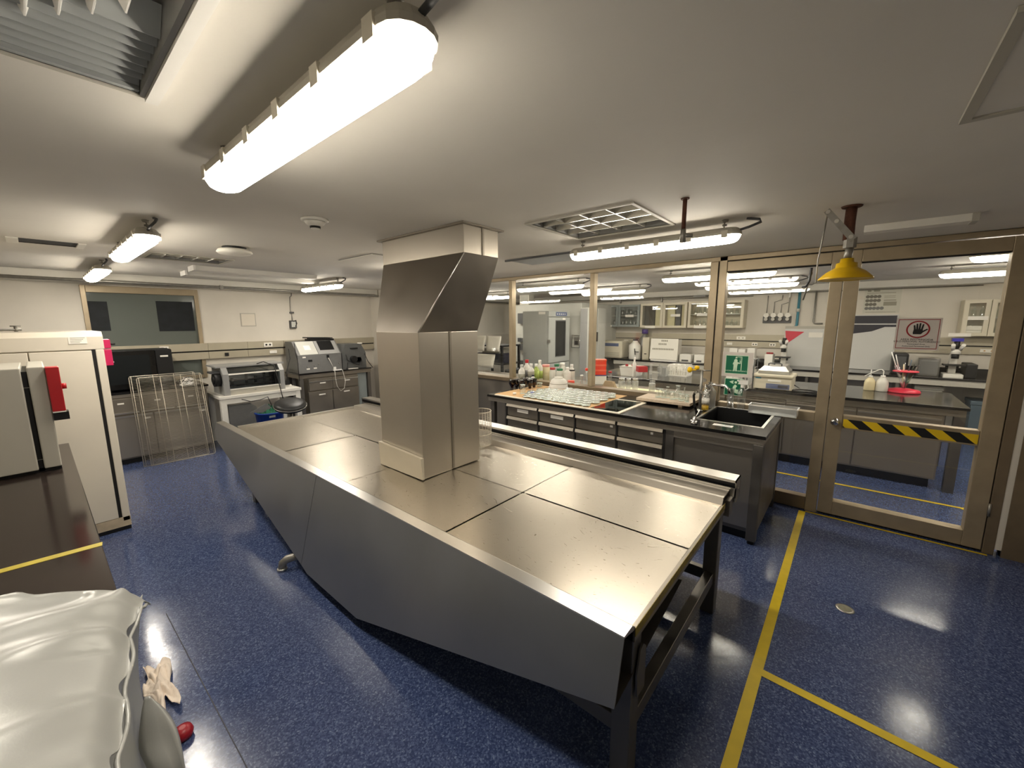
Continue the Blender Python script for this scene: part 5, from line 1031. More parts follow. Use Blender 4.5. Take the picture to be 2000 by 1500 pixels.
# ---- tall units at the left
ya = PX(1070,620,6.6).y; yl = PX(1021,620,6.6).y; xr = 7.38; t = thing('incubator','tall grey incubator with a narrow window in its door','incubator',(7.0,(ya+yl)/2,0))
B().box(6.6,xr,ya+.02,yl,.05,1.985).build('body','door_grey',t,.006); B().box(6.62,xr-.02,ya+.04,yl-.02,0,.05).build('plinth','black',t); B().box(6.61,xr-.005,ya-.02,ya+.018,.95,1.86).build('door','door_grey',t,.006); B().box(6.61,xr-.005,ya-.015,ya+.019,.06,.93).build('lower_panel','door_grey',t,.006); B().box(6.61,xr-.005,ya-.016,ya+.019,1.875,1.98).build('control_head','door_grey',t)
B().box(6.86,7.20,ya-.024,ya-.0201,1.08,1.78).build('window','dark_window',t); B().box(6.84,7.22,ya-.0225,ya-.0202,1.06,1.80).build('window_frame','grey_dark',t); B().box(6.86,7.26,ya-.020,ya-.0162,1.89,1.965).build('display','lcd',t)
for k in range(5): B().cyl((6.90+.07*k,ya-.0205,1.925),(6.90+.07*k,ya-.026,1.925),.014).build('button','label_white',t)
B().box(6.592,6.599,ya+.06,ya+.22,1.92,1.97).build('label','label_white',t); B().box(6.56,6.62,ya-.05,ya-.02,1.36,1.42).build('latch','galv',t); B().box(7.1,7.2,ya-.023,ya-.0201,1.81,1.85).build('label','label_white',t)
b = struct(B().box(7.6,9.29,PX(1135,640,7.6).y,PX(1004,640,7.6).y,0,2.17).build('wall_cold_room','pale_grey',None,.01))
yy0 = PX(1130,667,7.6).y
t = thing('cold_room_handle','chrome loop handle with a lock on the cold room panel','handle',(7.57,yy0,1.4))
a, c_ = PX(1118,655,7.58), PX(1133,679,7.58)
B().tube([(7.598,a.y,a.z),(7.56,a.y,a.z),(7.56,c_.y,a.z),(7.56,c_.y,c_.z),(7.56,a.y,c_.z),(7.56,a.y,a.z)],.016,8).build('loop','chrome',t); B().box(7.585,7.599,c_.y+.04,a.y-.04,c_.z+.05,a.z-.04).build('plate','galv',t); B().box(7.58,7.586,c_.y+.06,a.y-.06,c_.z+.06,c_.z+.14).build('lock','black',t)
ya = PX(1147,620,7.5).y; yl = PX(1135,620,7.5).y; t = thing('tall_fridge','tall pale grey refrigerator beside the cold room panel','refrigerator',(7.9,(ya+yl)/2-.1,0))
B().box(7.50,8.25,ya-.02,yl+.02,.05,2.06).build('body','pale_grey',t,.006); B().box(7.52,8.23,ya-.0,yl,.0,.05).build('plinth','black',t); B().box(7.49,7.50,ya-.01,yl+.01,.1,2.04).build('front_strip','grey_panel',t); B().box(7.52,7.86,ya-.045,ya-.021,.1,2.04).build('door','door_grey',t,.004); B().box(7.88,8.24,ya-.045,ya-.021,.1,2.04).build('door','pale_grey',t,.004); B().box(7.80,7.84,ya-.075,ya-.046,1.35,1.55).build('handle','black',t)
# dark shelves and emergency light left of the cold room
t = thing('emergency_light','white emergency light box high above the cold room','light',(8.0,6.2,2.18))
ya, yb, za, zb = rc(7.75,1015,572,1033,587); B().box(7.75,7.95,yb,ya,2.171,zb+.05).build('box','white_plastic',t); B().box(7.742,7.75,yb+.03,ya-.03,2.22,zb).build('lens','pale_grey',t)
for k, (y0, y1) in enumerate(((612,632),(660,668),(672,684),(704,722))):
    o = bxp('wall_box',7.5,.095,1011,y0,1021,y1,'grey_dark',None); tag(o,['topmost dark box on the cold room side panel','second dark box down on the cold room side panel','third dark box down on the cold room side panel','lowest dark box on the cold room side panel'][k],'box','dark boxes on the cold room panel')
# papers on a dark rack at the left pane
t = thing('dark_rack','black equipment rack hung with white sheets behind the left pane','rack',(5.9,4.9,0))
ya, yb, za, zb = rc(5.75,925,686,981,732); B().box(5.75,6.3,yb,ya,.0,.50).build('lower','black',t)
for z0_, z1_ in ((.50,.53),(.95,.98),(1.30,1.33)): B().box(5.75,6.3,yb,ya,z0_,z1_).build('shelf','black',t)
for y in (yb,ya-.04):
    for x in (5.75,6.26): B().box(x,x+.04,y,y+.04,.53,1.30).build('post','black',t)
B().box(5.80,6.25,yb+.08,ya-.06,.981,1.16).build('device','navy',t); B().box(5.9,6.2,yb+.2,ya-.1,1.161,1.24).build('device','cream_grey',t)
for k, (x0,y0,x1,y1) in enumerate(((926,655,948,686),(949,656,978,687),(926,690,966,719))):
    ya, yb, za, zb = rc(5.72-.01*k,x0,y0,x1,y1); b = B(); n = 6; vs = []
    for i in range(n+1):
        for j in range(n+1): u = i/n; v = j/n; vs.append((5.735-.01*k-.035*math.sin(2.2*u)*(1-v)**1.5-.01*math.sin(5*v), ya+(yb-ya)*u+.02*(1-v)*u, za+(zb-za)*v))
    b.add(vs,[(i*(n+1)+j,(i+1)*(n+1)+j,(i+1)*(n+1)+j+1,i*(n+1)+j+1) for i in range(n) for j in range(n)],True); o = b.build('hanging_sheet','paper'); o.modifiers.new('thick','SOLIDIFY').thickness = .002; tag(o,['white sheet hanging on the dark rack, half behind the duct','white sheet hanging on the dark rack, upper one by the mullion','white sheet hanging on the dark rack, below the other two'][k],'paper','white sheets on the dark rack')
t = thing('office_chair','black office chair beside the dark rack','chair',(5.6,4.0,0)); c = PX(985,725,5.52)
B().lathe((c.x,c.y,.46),[(.20,0),(.23,.02),(.23,.06),(.18,.09)],20).build('seat','seat_black',t); b = B(); b.m = Matrix.Translation((c.x,c.y-.19,.60)); b.rbox(-.19,.19,-.03,.03,0,.34,.02); b.build('backrest','seat_black',t); B().cyl((c.x,c.y,.06),(c.x,c.y,.46),.025).build('column','galv',t); B().cyl((c.x,c.y-.19,.5),(c.x,c.y-.19,.62),.015).build('back_bar','black',t)
for k in range(5): a = 2*math.pi*k/5; B().tube([(c.x,c.y,.08),(c.x+.21*math.cos(a),c.y+.21*math.sin(a),.05),(c.x+.21*math.cos(a),c.y+.21*math.sin(a),.0)],.016,6).build('foot','rubber',t)
# ---- bottles on the side counter behind the glass
bl = [(1019,748,14,36,'white bottle with a grey label next to the window mullion','white_plastic','pale_grey',(.2,.5,'ink_soft')),
 (1029,747,15,44,'white wash bottle with a red cap on the side counter','white_plastic','red_box',(.25,.55,'grey_panel')),
 (1037,748,14,38,'white bottle with a dark printed label on the side counter','white_plastic','white_gloss',(.3,.6,'ink_soft')),
 (1047,747,13,36,'lime green labelled bottle on the side counter','lime','white_gloss',(.2,.6,'lime')),
 (1054,746,13,42,'slim white bottle behind the lime green one','white_plastic','white_gloss',(.15,.5,'lime')),
 (1041,752,11,20,'small blue and white labelled bottle on the side counter','white_plastic','navy',(.3,.7,'teal_pipe')),
 (1066,746,19,32,'beige plastic jar with a wide pinkish lid','beige_plastic','pink_lid',None),
 (1079,746,13,28,'white jar with a red lid between the beige and green capped jars','white_plastic','red_box',None),
 (1087,743,12,32,'clear jar with a bright green cap','clear_plastic','green_cap',None),
 (1093,746,15,26,'white jar with a green cap behind the colander','white_plastic','green_cap',None),
 (1098,743,13,34,'white bottle with a square white cap behind the green capped jar','white_plastic','white_gloss',None),
 (1108,747,15,30,'wide white bottle right of the colander','white_plastic','white_gloss',None),
 (1116,747,14,34,'white bottle with a black mark and square cap','white_plastic','white_gloss',(.62,.7,'ink')),
 (1136,752,8,20,'small white capped vial left of the orange lidded jar','clear_plastic','white_gloss',None),
 (1147,753,12,34,'clear jar with an orange lid beside the mullion','clear_plastic','orange_red',None),
 (1191,747,9,22,'clear vial with a red lid right of the stacked orange boxes','clear_plastic','red_box',None)]
mat('pink_lid',(226,150,140),.4,var=.03)
for (x,y,wp,hp,lab,m,cp,band) in bl:
    bottle(x,y,wp,hp,BZ,lab,m,cp,band,capw=.86 if 'jar' in lab or 'lid' in lab else .5,shoulder=.84 if 'jar' in lab else .74)
def bxz(name, x0, x1, ybase, hpx, d, m, label, cat, z=BZ, group=None, bevel=.003):
    p = PZ((x0+x1)/2,ybase,z); w_ = pxl(p,x1-x0)*1.0; h = pxl(p,hpx); b = B(Matrix.Translation((p.x,p.y,0)) @ Matrix.Rotation(YAW-math.pi*0,4,'Z')); b.box(0,d,-w_/2,w_/2,z+.001,z+.001+h); return tag(b.build(name,m,None,bevel),label,cat,group), p, w_, h
o, p, w_, h = bxz('storage_box',1159,1184,751,17,.13,'white_plastic','white storage box with a blue lid under the orange boxes','box')
b = B(Matrix.Translation((p.x,p.y,0)) @ Matrix.Rotation(YAW,4,'Z')); b.box(-.004,.134,-w_/2-.004,w_/2+.004,BZ+.0015+h,BZ+.012+h); l_ = b.build('lid','purple_cap'); l_.parent = o; l_.location = l_.location-o.location if False else Vector((0,0,0)); 
me = l_.data
for q in me.vertices: pass
bpy.data.objects.remove(l_, do_unlink=True)
b = B(Matrix.Translation((p.x,p.y,0)) @ Matrix.Rotation(YAW,4,'Z')); b.box(-.004,.134,-w_/2-.004,w_/2+.004,BZ+.0015+h,BZ+.012+h); b.build('lid','purple_cap',o)
z_ = BZ+.0135+h; hb = pxl(p,10.0)
for k in range(3):
    t = thing('orange_box',['bright orange pipette tip box, lowest of three stacked','bright orange pipette tip box, middle of three stacked','bright orange pipette tip box, topmost of three stacked'][k],'box',(p.x,p.y,z_+hb*k),'stacked orange boxes')
    b = B(Matrix.Translation((p.x,p.y,0)) @ Matrix.Rotation(YAW,4,'Z')); b.box(.004,.12,-w_/2+.006,w_/2-.008,z_+hb*k,z_+hb*k+hb*.72); b.build('base','orange_red',t); b = B(Matrix.Translation((p.x,p.y,0)) @ Matrix.Rotation(YAW,4,'Z')); b.box(0,.124,-w_/2+.002,w_/2-.004,z_+hb*k+hb*.73,z_+hb*(k+1)-.001); b.build('lid','orange_lid',t)
bxz('orange_case',1110,1122,753,9,.08,'orange_red','small orange case in front of the white bottles','box')
b = B(); p = PZ(1189,759,BZ); 
b.loft([[Vector((p.x+.09*u,p.y+.10*v,BZ+.001)) for u,v in ((-.5,-1),(.6,-1),(.6,.9),(-.5,.9))],[Vector((p.x+.08*u,p.y+.09*v,BZ+.07)) for u,v in ((-.4,-.9),(.5,-.8),(.6,.9),(-.3,.7))],[Vector((p.x+.05*u,p.y+.09*v,BZ+.10)) for u,v in ((-.3,-.6),(.3,-.8),(.4,.8),(-.2,.6))]]); tag(b.build('paper_bag','kraft2'),'crumpled brown paper bag beside the stacked boxes','bag')
mat('kraft2',(172,146,112),.85,var=.1) if 'kraft2' not in M else None
for k, (x, y, wp, hp, lab) in enumerate(((1214,761,13,22,'foil covered glass jar next to the paper bag'),(1227,760,10,20,'small foil covered jar between two others'),(1240,762,12,23,'foil covered tall jar at the end of the row'),(1273,766,12,22,'greenish glass jar standing apart behind the partition'))):
    p = PZ(x,y,BZ); p.z = BZ+.005; r = pxl(p,wp)/2; h = pxl(p,hp); t = vessel('glass_jar',lab,'jar',p,[(r*.95,0),(r,.005),(r,h*.7),(r*.85,h*.8)],'cloudy',(r*.92,h*.78,h*.22,'foil' if k < 3 else 'clear_plastic'))
# ---- things on the long bench
def at_bench(x, y): p = PZ(x,y,BZ); p.z = BZ+.001; return p
def tub(label, x0, x1, yb, hpx, d, m, name='tub', z=BZ, group=None):
    p = PZ((x0+x1)/2,yb,z); w_ = pxl(p,x1-x0); h = pxl(p,hpx); t = thing(name,label,'basket',(p.x+d/2,p.y,z)); 
    def ring(s, zz): return [Vector((p.x+d/2+d/2*s*u,p.y+w_/2*s*v,z+.001+zz)) for u,v in ((-1,-1),(1,-1),(1,1),(-1,1))]
    b = B(); b.loft([ring(.86,0),ring(1,h),ring(.97,h),ring(.84,.004)]); b.build('body',m,t); b = B(); b.loft([ring(1.03,h-.006),ring(1.03,h),ring(.98,h),ring(.98,h-.006)],False); b.build('rim',m,t); return t, p, w_, h
t, p, w_, h = tub('white plastic basin holding red capped tubes on the long bench',1208,1244,735,19,.28,'white_plastic','basin')
for k, (u, v) in enumerate(((.3,.2),(.45,-.1),(.35,-.25))): q = Vector((p.x+.28*u,p.y+w_*v,BZ+h*.5)); vessel('capped_tube','red capped white tube sticking out of the white basin','tube',q,[(.02,0),(.02,h*.55)],'white_gloss',(.024,h*.5,.03,'red_cap'),None,10,'red capped tubes in the basin')
bottle(1238,737,8,40,BZ,'slim white dropper bottle in front of the basin','white_plastic','white_gloss',None,capw=.5)
o, p, w_, h = bxz('lidded_box',1247,1263,741,14,.12,'clear_plastic','clear box with a red lid on the long bench edge','box'); b = B(Matrix.Translation((p.x,p.y,0)) @ Matrix.Rotation(YAW,4,'Z')); b.box(-.006,.126,-w_/2-.006,w_/2+.006,BZ+.002+h,BZ+.002+h*1.75); b.build('lid','red_box',o)
t = thing('tube_rack','clear acrylic tube rack standing on the long bench edge','rack',at_bench(1278,742)); p = at_bench(1277,742); w_ = pxl(p,20); h = pxl(p,33)
for zz in (0,.4,.97): B().box(p.x,p.x+.10,p.y-w_/2,p.y+w_/2,p.z+h*zz,p.z+h*zz+.006).build('plate','clear_plastic',t)
for v in (-.46,.46): B().box(p.x,p.x+.10,p.y+w_*v-.003,p.y+w_*v+.003,p.z+.006,p.z+h*.97).build('side','clear_plastic',t)
tub('cloudy grey plastic tub behind the acrylic rack',1283,1300,735,17,.2,'cloudy','tub')
# slotted white crate
p = PZ(1322,735,BZ); w_ = pxl(p,36); h = pxl(p,22); d_ = .26; t = thing('slotted_crate','white slotted plastic crate on the long bench','basket',(p.x+.13,p.y,BZ))
for s in (0,1):
    for k in range(9): v = -w_/2+w_*k/8; B().box(p.x+s*d_-.003,p.x+s*d_+.003,p.y+v-.006,p.y+v+.006,BZ+.02,BZ+h-.02).build('slat','white_plastic',t)
for s in (-1,1):
    for k in range(1,6): u = d_*k/6; B().box(p.x+u-.008,p.x+u+.008,p.y+s*w_/2-.003,p.y+s*w_/2+.003,BZ+.02,BZ+h-.02).build('slat','white_plastic',t)
for za, zb in ((.001,.022),(h*.5-.006,h*.5+.006),(h-.022,h)):
    b = B(); b.box(p.x-.004,p.x+.004,p.y-w_/2,p.y+w_/2,BZ+za,BZ+zb); b.box(p.x+d_-.004,p.x+d_+.004,p.y-w_/2,p.y+w_/2,BZ+za,BZ+zb); b.box(p.x+.004,p.x+d_-.004,p.y-w_/2,p.y-w_/2+.008,BZ+za,BZ+zb); b.box(p.x+.004,p.x+d_-.004,p.y+w_/2-.008,p.y+w_/2,BZ+za,BZ+zb); b.build('rail','white_plastic',t)
B().box(p.x+.004,p.x+d_-.004,p.y-w_/2+.008,p.y+w_/2-.008,BZ+.001,BZ+.006).build('base','white_plastic',t)
for k, (u, v) in enumerate(((.3,-.3),(.5,0),(.4,.3),(.7,.15))): vessel('lab_bottle','white bottle standing in the slotted crate','bottle',(p.x+d_*u,p.y+w_*v,BZ+.0065),[(.025,0),(.025,h*.7),(.012,h*.85)],'white_plastic',(.015,h*.84,.03,'white_gloss'),None,10,'bottles in the slotted crate')
# water bath
p = PZ(1507,762,BZ); w_ = pxl(p,64); h = pxl(p,30); mt = Matrix.Translation((p.x,p.y,BZ+.001)) @ Matrix.Rotation(.0,4,'Z'); t = thing('water_bath','beige water bath with a steel lid and blue control panel','water bath',(p.x+.2,p.y,BZ)); D_ = .36
b = B(mt); b.rbox(0,D_,-w_/2,w_/2,.012,h*.84,.012); b.build('case','beige_case',t); b = B(mt); b.rbox(-.012,D_+.012,-w_/2-.012,w_/2+.012,h*.845,h*1.02,.012); b.build('top_frame','beige_case',t)
b = B(mt); b.box(-.004,0,-w_*.44,w_*.16,.02,h*.42); pn = b.build('control_panel','lcd',t); b = B(mt); b.box(-.006,-.004,-w_*.40,-w_*.15,.035,h*.36); b.build('screen','navy',pn); b = B(mt); b.box(-.004,0,-w_*.22,w_*.12,h*.55,h*.68); b.build('name_plate','label_white',t); b = B(mt); b.box(-.004,0,w_*.30,w_*.45,h*.72,h*.79); b.build('badge','teal_pipe',t)
b = B(mt); R1 = lambda s, zz: [Vector((D_/2+D_*.46*s*u,w_*.40*s*v,zz)) for u,v in ((-1,-1),(1,-1),(1,1),(-1,1))]; b.loft([R1(1,h*1.02),R1(.98,h*1.24),R1(.72,h*1.52),R1(.68,h*1.53)]); b.build('lid','bright_steel',t)
b = B(mt); b.tube([(D_*.3,w_*.17,h*1.45),(D_*.3,w_*.17,h*1.66),(D_*.3,w_*.13,h*1.70),(D_*.3,-w_*.13,h*1.70),(D_*.3,-w_*.17,h*1.66),(D_*.3,-w_*.17,h*1.45)],.008,8); b.build('lid_handle','grey_dark',t)
for v in (-.4,.4): b = B(mt); b.cyl((.04,w_*v,-.0005),(.04,w_*v,.013),.015); b.build('foot','rubber',t)
q = at_bench(1568,766); b = B(); b.tube([(p.x+.2,p.y-w_/2-.005,BZ+.06),(p.x+.18,p.y-w_/2-.06,BZ+.03),(q.x,q.y+.1,BZ+.008)]+[(q.x+.09*math.cos(a),q.y+.13*math.sin(a)-.02,BZ+.009+.006*(a/6.3)) for a in [k*.35+1.2 for k in range(36)]],.007,6); tag(b.build('power_cable','rubber'),'black power cable coiled beside the water bath','cable')
# wire shelf and small devices left of the bath
t = thing('wire_shelf','small wire shelf unit between the green signs and the water bath','shelf',at_bench(1462,760)); p = at_bench(1456,760); w_ = pxl(p,17); h = pxl(p,58); p.x += .1
for u in (0,.26):
    for v in (-.5,.5): B().cyl((p.x+u,p.y+w_*v,BZ+.001),(p.x+u,p.y+w_*v,BZ+h),.006,None,6).build('post','grey_dark',t)
for k in range(4):
    zz = BZ+.04+h*k*.29
    for j in range(6): u = .26*j/5; B().cyl((p.x+u,p.y-w_/2,zz),(p.x+u,p.y+w_/2,zz),.004,None,5).build('wire','galv',t)
    for v in (-.5,.5): B().cyl((p.x,p.y+w_*v,zz),(p.x+.26,p.y+w_*v,zz),.004,None,5).build('wire','galv',t)
o, *_ = bxz('small_device',1428,1441,757,66,.15,'white_plastic','tall white device half hidden by the shower sign','device')
# wash bottles and pipettes seen through the door
for k, (x, y, wp, hp, lab) in enumerate(((1697,762,17,27,'cream wash bottle with a straight nozzle on the long bench'),(1721,764,19,29,'white wash bottle with a bent nozzle on the long bench'))):
    p = at_bench(x,y); r = pxl(p,wp)/2; h = pxl(p,hp); t = vessel('wash_bottle',lab,'bottle',p,[(r*.95,0),(r,.005),(r,h*.55),(r*.85,h*.72),(r*.4,h*.92),(r*.35,h)],'beige_plastic' if k == 0 else 'white_plastic',(r*.4,h*.95,h*.12,'white_gloss'))
    zt = p.z+h*1.05
    B().tube([(p.x,p.y,zt),(p.x,p.y,zt+h*.45)] if k == 0 else [(p.x,p.y,zt),(p.x,p.y-.0,zt+h*.3),(p.x,p.y+.02,zt+h*.4),(p.x,p.y+.05,zt+h*.36),(p.x,p.y+.17,zt-h*.1)],.006,6).build('nozzle','white_gloss',t)
p = at_bench(1763,766); r = pxl(p,25); h1 = pxl(p,40); t = thing('pipette_stand','pink red round pipette stand on the end of the long bench','stand',p)
B().lathe(p,[(r,0),(r*1.02,.008),(r*.95,.03),(r*.5,.045),(.012,.05)],28).build('base','pink_red',t); B().cyl(p+Vector((0,0,.05)),p+Vector((0,0,h1)),.010).build('column','bright_steel',t); B().lathe(p+Vector((0,0,h1)),[(r*.75,0),(r*.76,.006),(r*.72,.012)],24).build('ring','pink_red',t)
random.seed(4)
for k, (dx, dy, m) in enumerate(((-.9,.55,'clear_plastic'),(-.45,.75,'clear_plastic'),(-.1,.2,'beige_plastic'),(.15,-.35,'blue_bin'),(.3,.1,'clear_plastic'),(.35,-.6,'green_glass'),(.55,-.3,'clear_plastic'),(-.2,-.75,'green_glass'),(.1,-.9,'clear_plastic'))):
    a0_ = p+Vector((r*.3*dx*.2,r*.3*dy*.2,.052)); a1_ = p+Vector((.03+r*.75*dx*.3,r*(.35*dy+dy*.9*(1 if k < 2 else .45)),(.56,.60,.40,.48,.42,.40,.38,.36,.40)[k]*.72+.05))
    t2 = thing('pipette',['slim white pipette leaning far out of the pink stand','slim clear pipette leaning out next to the white one','short beige pipette upright in the pink stand','blue grey pipette standing in the pink stand','clear pipette in the middle of the pink stand','green tinted pipette leaning right in the pink stand','clear pipette near the blue grey one in the pink stand','green tinted pipette at the right edge of the pink stand','clear pipette at the right edge of the pink stand'][k],'pipette',a0_,'pipettes in the pink stand')
    md_ = a0_.lerp(a1_,.62); B().cyl(a0_,md_,.007,.012,8).build('barrel',m,t2); B().cyl(md_,a1_,.006,.005,8).build('stem','white_gloss' if k < 2 else m,t2)
# ---- things on the far wall bench
def wb(x, X=8.7): return PX(x,690,X).y
def dev(name, label, cat, x0, x1, ytop, m, X=8.72, d=.35, bevel=.01):
    ya, yb = wb(x0,X), wb(x1,X); zt = PX((x0+x1)/2,ytop,X).z; t = thing(name,label,cat,(X+d/2,(ya+yb)/2,WZ_)); B().box(X,X+d,yb,ya,WZ_+.001,zt).build('case',m,t,bevel); return t, ya, yb, zt
t, ya, yb, zt = dev('centrifuge','cream bench centrifuge with a blue display below the grey cabinet','centrifuge',1178,1214,666,'beige_case',8.66,.4,.03)
B().box(8.655,8.66,yb+.08,ya-.04,zt-.12,zt-.05).build('display','lcd',t)
for k in range(4): B().box(8.655,8.66,yb+.06,ya-.06,WZ_+.03+.03*k,WZ_+.04+.03*k).build('vent_slot','ink_soft',t)
p = Vector((8.8,wb(1240,8.8),WZ_+.001)); vessel('carboy','white carboy with a dark cross tap below the wall cabinets','bottle',p,[(.13,0),(.135,.01),(.135,.30),(.06,.38),(.05,.42)],'white_plastic',(.055,.41,.03,'navy'))
p = Vector((9.11,wb(1258,9.11),WZ_+.001)); vessel('carboy','large carboy with a purple cap below the wall cabinets','bottle',p,[(.15,0),(.155,.01),(.155,.42),(.06,.52),(.055,.58)],'cloudy',(.07,.56,.10,'purple_cap'))
t = thing('cross_tap','black cross handled tap on the white carboy','tap',(8.62,wb(1240,8.66),1.05)); c = Vector((8.655,wb(1240,8.66),1.10)); b = B().cyl(c+Vector((0,-.01,-.07)),c+Vector((0,.01,.07)),.01); b.cyl(c,c+Vector((-.03,-.10,0)),.009); b.cyl(c,c+Vector((.02,0,0)),.015); b.build('handle','black',t)
t, ya, yb, zt = dev('cream_instrument','cream instrument case behind the paper notice','instrument',1254,1267,659,'beige_case',8.72,.2); B().box(8.714,8.72,yb+.05,ya-.05,1.05,1.07).build('slot','ink',t)
ya, yb, za, zb = rc(8.56,1269,661,1321,704); t = thing('paper_notice','large white paper notice with faint print on the wall bench','notice',(8.57,(ya+yb)/2,za))
B().box(8.60,8.90,yb+.02,ya-.02,WZ_+.001,zb-.02).build('covered_case','white_plastic',t); b = B(); b.loft([[Vector((8.592,ya,za)),Vector((8.592,yb,za)),Vector((8.592,yb-.01,zb)),Vector((8.592,ya-.02,zb))],[Vector((8.588,ya,za)),Vector((8.588,yb,za)),Vector((8.588,yb-.01,zb)),Vector((8.588,ya-.02,zb))]]); b.build('sheet','paper',t)
W_ = ya-yb; H_ = zb-za
for u0, u1, v in ((.42,.68,.86),(.32,.62,.70),(.10,.90,.46)): 
    n_ = int((u1-u0)/.06)
    for k in range(n_): B().box(8.5865,8.5878,ya-W_*(u0+.06*k+.045),ya-W_*(u0+.06*k),za+H_*v,za+H_*(v+.08)).build('print_mark','ink_soft',t)
for x0, x1, yt, lab in ((1327,1350,692,'small white balance on the wall bench, clear of other things'),(1356,1376,693,'small white balance on the wall bench, next to the frame post')):
    t, ya, yb, zt = dev('balance',lab,'balance',x0,x1,yt,'white_plastic',8.68,.25,.01); B().box(8.674,8.68,yb+.05,ya-.05,WZ_+.02,WZ_+.05).build('display','grey_dark',t); B().box(8.72,8.90,yb+.04,ya-.04,zt,zt+.015).build('pan','bright_steel',t)
def microscope(label, x, X, s, blue, m='white_plastic'):
    y = wb(x,X); t = thing('microscope',label,'microscope',(X,y,WZ_)); z = WZ_+.001
    B().rbox(X-.10*s,X+.14*s,y-.09*s,y+.09*s,z,z+.045*s,.01).build('base',m,t); B().prism([(X+.05*s,z+.045*s),(X+.14*s,z+.045*s),(X+.12*s,z+.30*s),(X+.02*s,z+.34*s),(X+.0*s,z+.29*s),(X+.07*s,z+.26*s)],'y',y-.035*s,y+.035*s).build('arm',m,t)
    B().box(X-.10*s,X+.06*s,y-.10*s,y+.10*s,z+.15*s,z+.165*s).build('stage','black',t); B().cyl((X-.02*s,y,z+.30*s),(X-.02*s,y,z+.36*s),.05*s,.04*s,14).build('head',m,t); B().cyl((X-.02*s,y,z+.24*s),(X-.02*s,y,z+.30*s),.035*s,.035*s,12).build('nosepiece','black',t)
    for k in (-1,1): B().cyl((X-.03*s,y+.03*s*k,z+.35*s),(X-.13*s,y+.045*s*k,z+.42*s),.018*s,.02*s,10).build('eyepiece',m,t)
    B().cyl((X-.01*s,y,z+.36*s),(X-.01*s,y,z+.46*s),.028*s,.028*s,12).build('photo_tube','black',t)
    if blue: B().box(X-.05*s,X+.04*s,y-.05*s,y+.05*s,z+.46*s,z+.50*s).build('camera','blue_cap',t)
    for k in (-1,1): B().cyl((X+.08*s,y+.036*s*k,z+.12*s),(X+.08*s,y+.06*s*k,z+.12*s),.022*s,None,10).build('focus_knob','black',t)
    return t
microscope('white microscope with a black photo tube behind the water bath',1530,8.85,1.15,False); microscope('white microscope with a blue camera on the wall bench',1866,8.80,1.15,True)
t, ya, yb, zt = dev('dark_printer','black curved device on the wall bench behind the pipettes','device',1745,1777,690,'black',8.75,.35,.03); B().box(8.72,8.75,yb+.03,ya-.03,WZ_+.03,zt-.05).build('mouth','grey_dark',t)
t, ya, yb, zt = dev('wrapped_scanner','instrument wrapped in clear plastic on the wall bench','device',1797,1838,702,'grey_machine',8.70,.35,.03); B().box(8.69,9.06,yb-.01,ya+.01,WZ_+.002,zt+.02).build('plastic_wrap','clear_plastic',t)
t, ya, yb, zt = dev('red_lid_jars','white case with red knobs behind the water bath','device',1494,1510,692,'white_plastic',8.70,.25,.01); 
for k in (.3,.7): B().lathe((8.8,ya+(yb-ya)*k,zt),[(.03,0),(.03,.03)],10).build('knob','red_cap',t)
for k, (x0, x1, yt) in enumerate(((1424,1440,680),(1441,1455,682),(1459,1474,680))): dev('white_unit',['small white socket unit left of the others above the shower sign','small white socket unit in the middle above the shower sign','small white socket unit at the right above the shower sign'][k],'unit',x0,x1,yt,'white_plastic',8.78,.2)
dev('grey_keyboard','dark pile of equipment on the wall bench right of the microscope','device',1892,1915,712,'black',8.70,.4)
# under the wall bench
for k, (x0, x1, y0, y1, m, lab, X) in enumerate(((1788,1838,752,786,'cream_grey','cream lidded box on the floor under the wall bench',8.75),(1898,1925,783,815,'blue_bin','grey blue waste bin under the wall bench',8.72))):
    ya, yb, za, zb = rc(X,x0,y0,x1,y1); t = thing('floor_bin' if k else 'floor_box',lab,'bin' if k else 'box',(X+.2,(ya+yb)/2,0)); B().box(X,X+.42,yb,ya,.001,zb-.06).build('body',m,t,.01); B().box(X-.01,X+.43,yb-.01,ya+.01,zb-.06,zb).build('lid',m,t,.01)
# ---- fittings on the far wall
FX = XF-.004
ya, yb, za, zb = rc(FX,1491,616,1545,631); t = thing('gas_regulators','row of four gas regulators on a dark rail on the far wall','regulators',(FX,(ya+yb)/2,za))
B().box(FX-.03,FX,yb,ya,za,zb-.02).build('rail','grey_dark',t)
for k in range(4):
    y = ya+(yb-ya)*(k+.5)/4; b = B().cyl((FX-.03,y,(za+zb)/2),(FX-.10,y,(za+zb)/2),.04,.03,12); b.build('regulator','galv',t); B().cyl((FX-.06,y,zb),(FX-.08,y,zb),.045,.045,14).build('gauge','label_white',t); zt_ = PX(1500,574,FX).z
    B().tube([(FX-.05,y,zb+.02),(FX-.03,y,zb+.20+.05*(k%2)),(FX-.03,y-.12*(1 if 0 < k < 3 else 0),zb+.24+.05*(k%2)),(FX-.03,y-.12*(1 if 0 < k < 3 else 0),2.25)],.008,6).build('gas_pipe','galv',t)
ya = PX(1560,600,FX).y; t = thing('blue_pipe','teal blue service pipe with a joint running down the far wall','pipe',(FX-.03,ya,1.7)); z0_ = PX(1557,640,FX).z
B().tube([(FX-.03,ya,2.30),(FX-.03,ya,z0_+.05),(FX-.03,ya+.03,z0_),(FX-.03,ya+.10,z0_-.01)],.022,10).build('pipe','teal_pipe',t); B().cyl((FX-.03,ya,PX(1558,606,FX).z-.03),(FX-.03,ya,PX(1558,606,FX).z+.03),.032).build('joint','pale_grey',t)
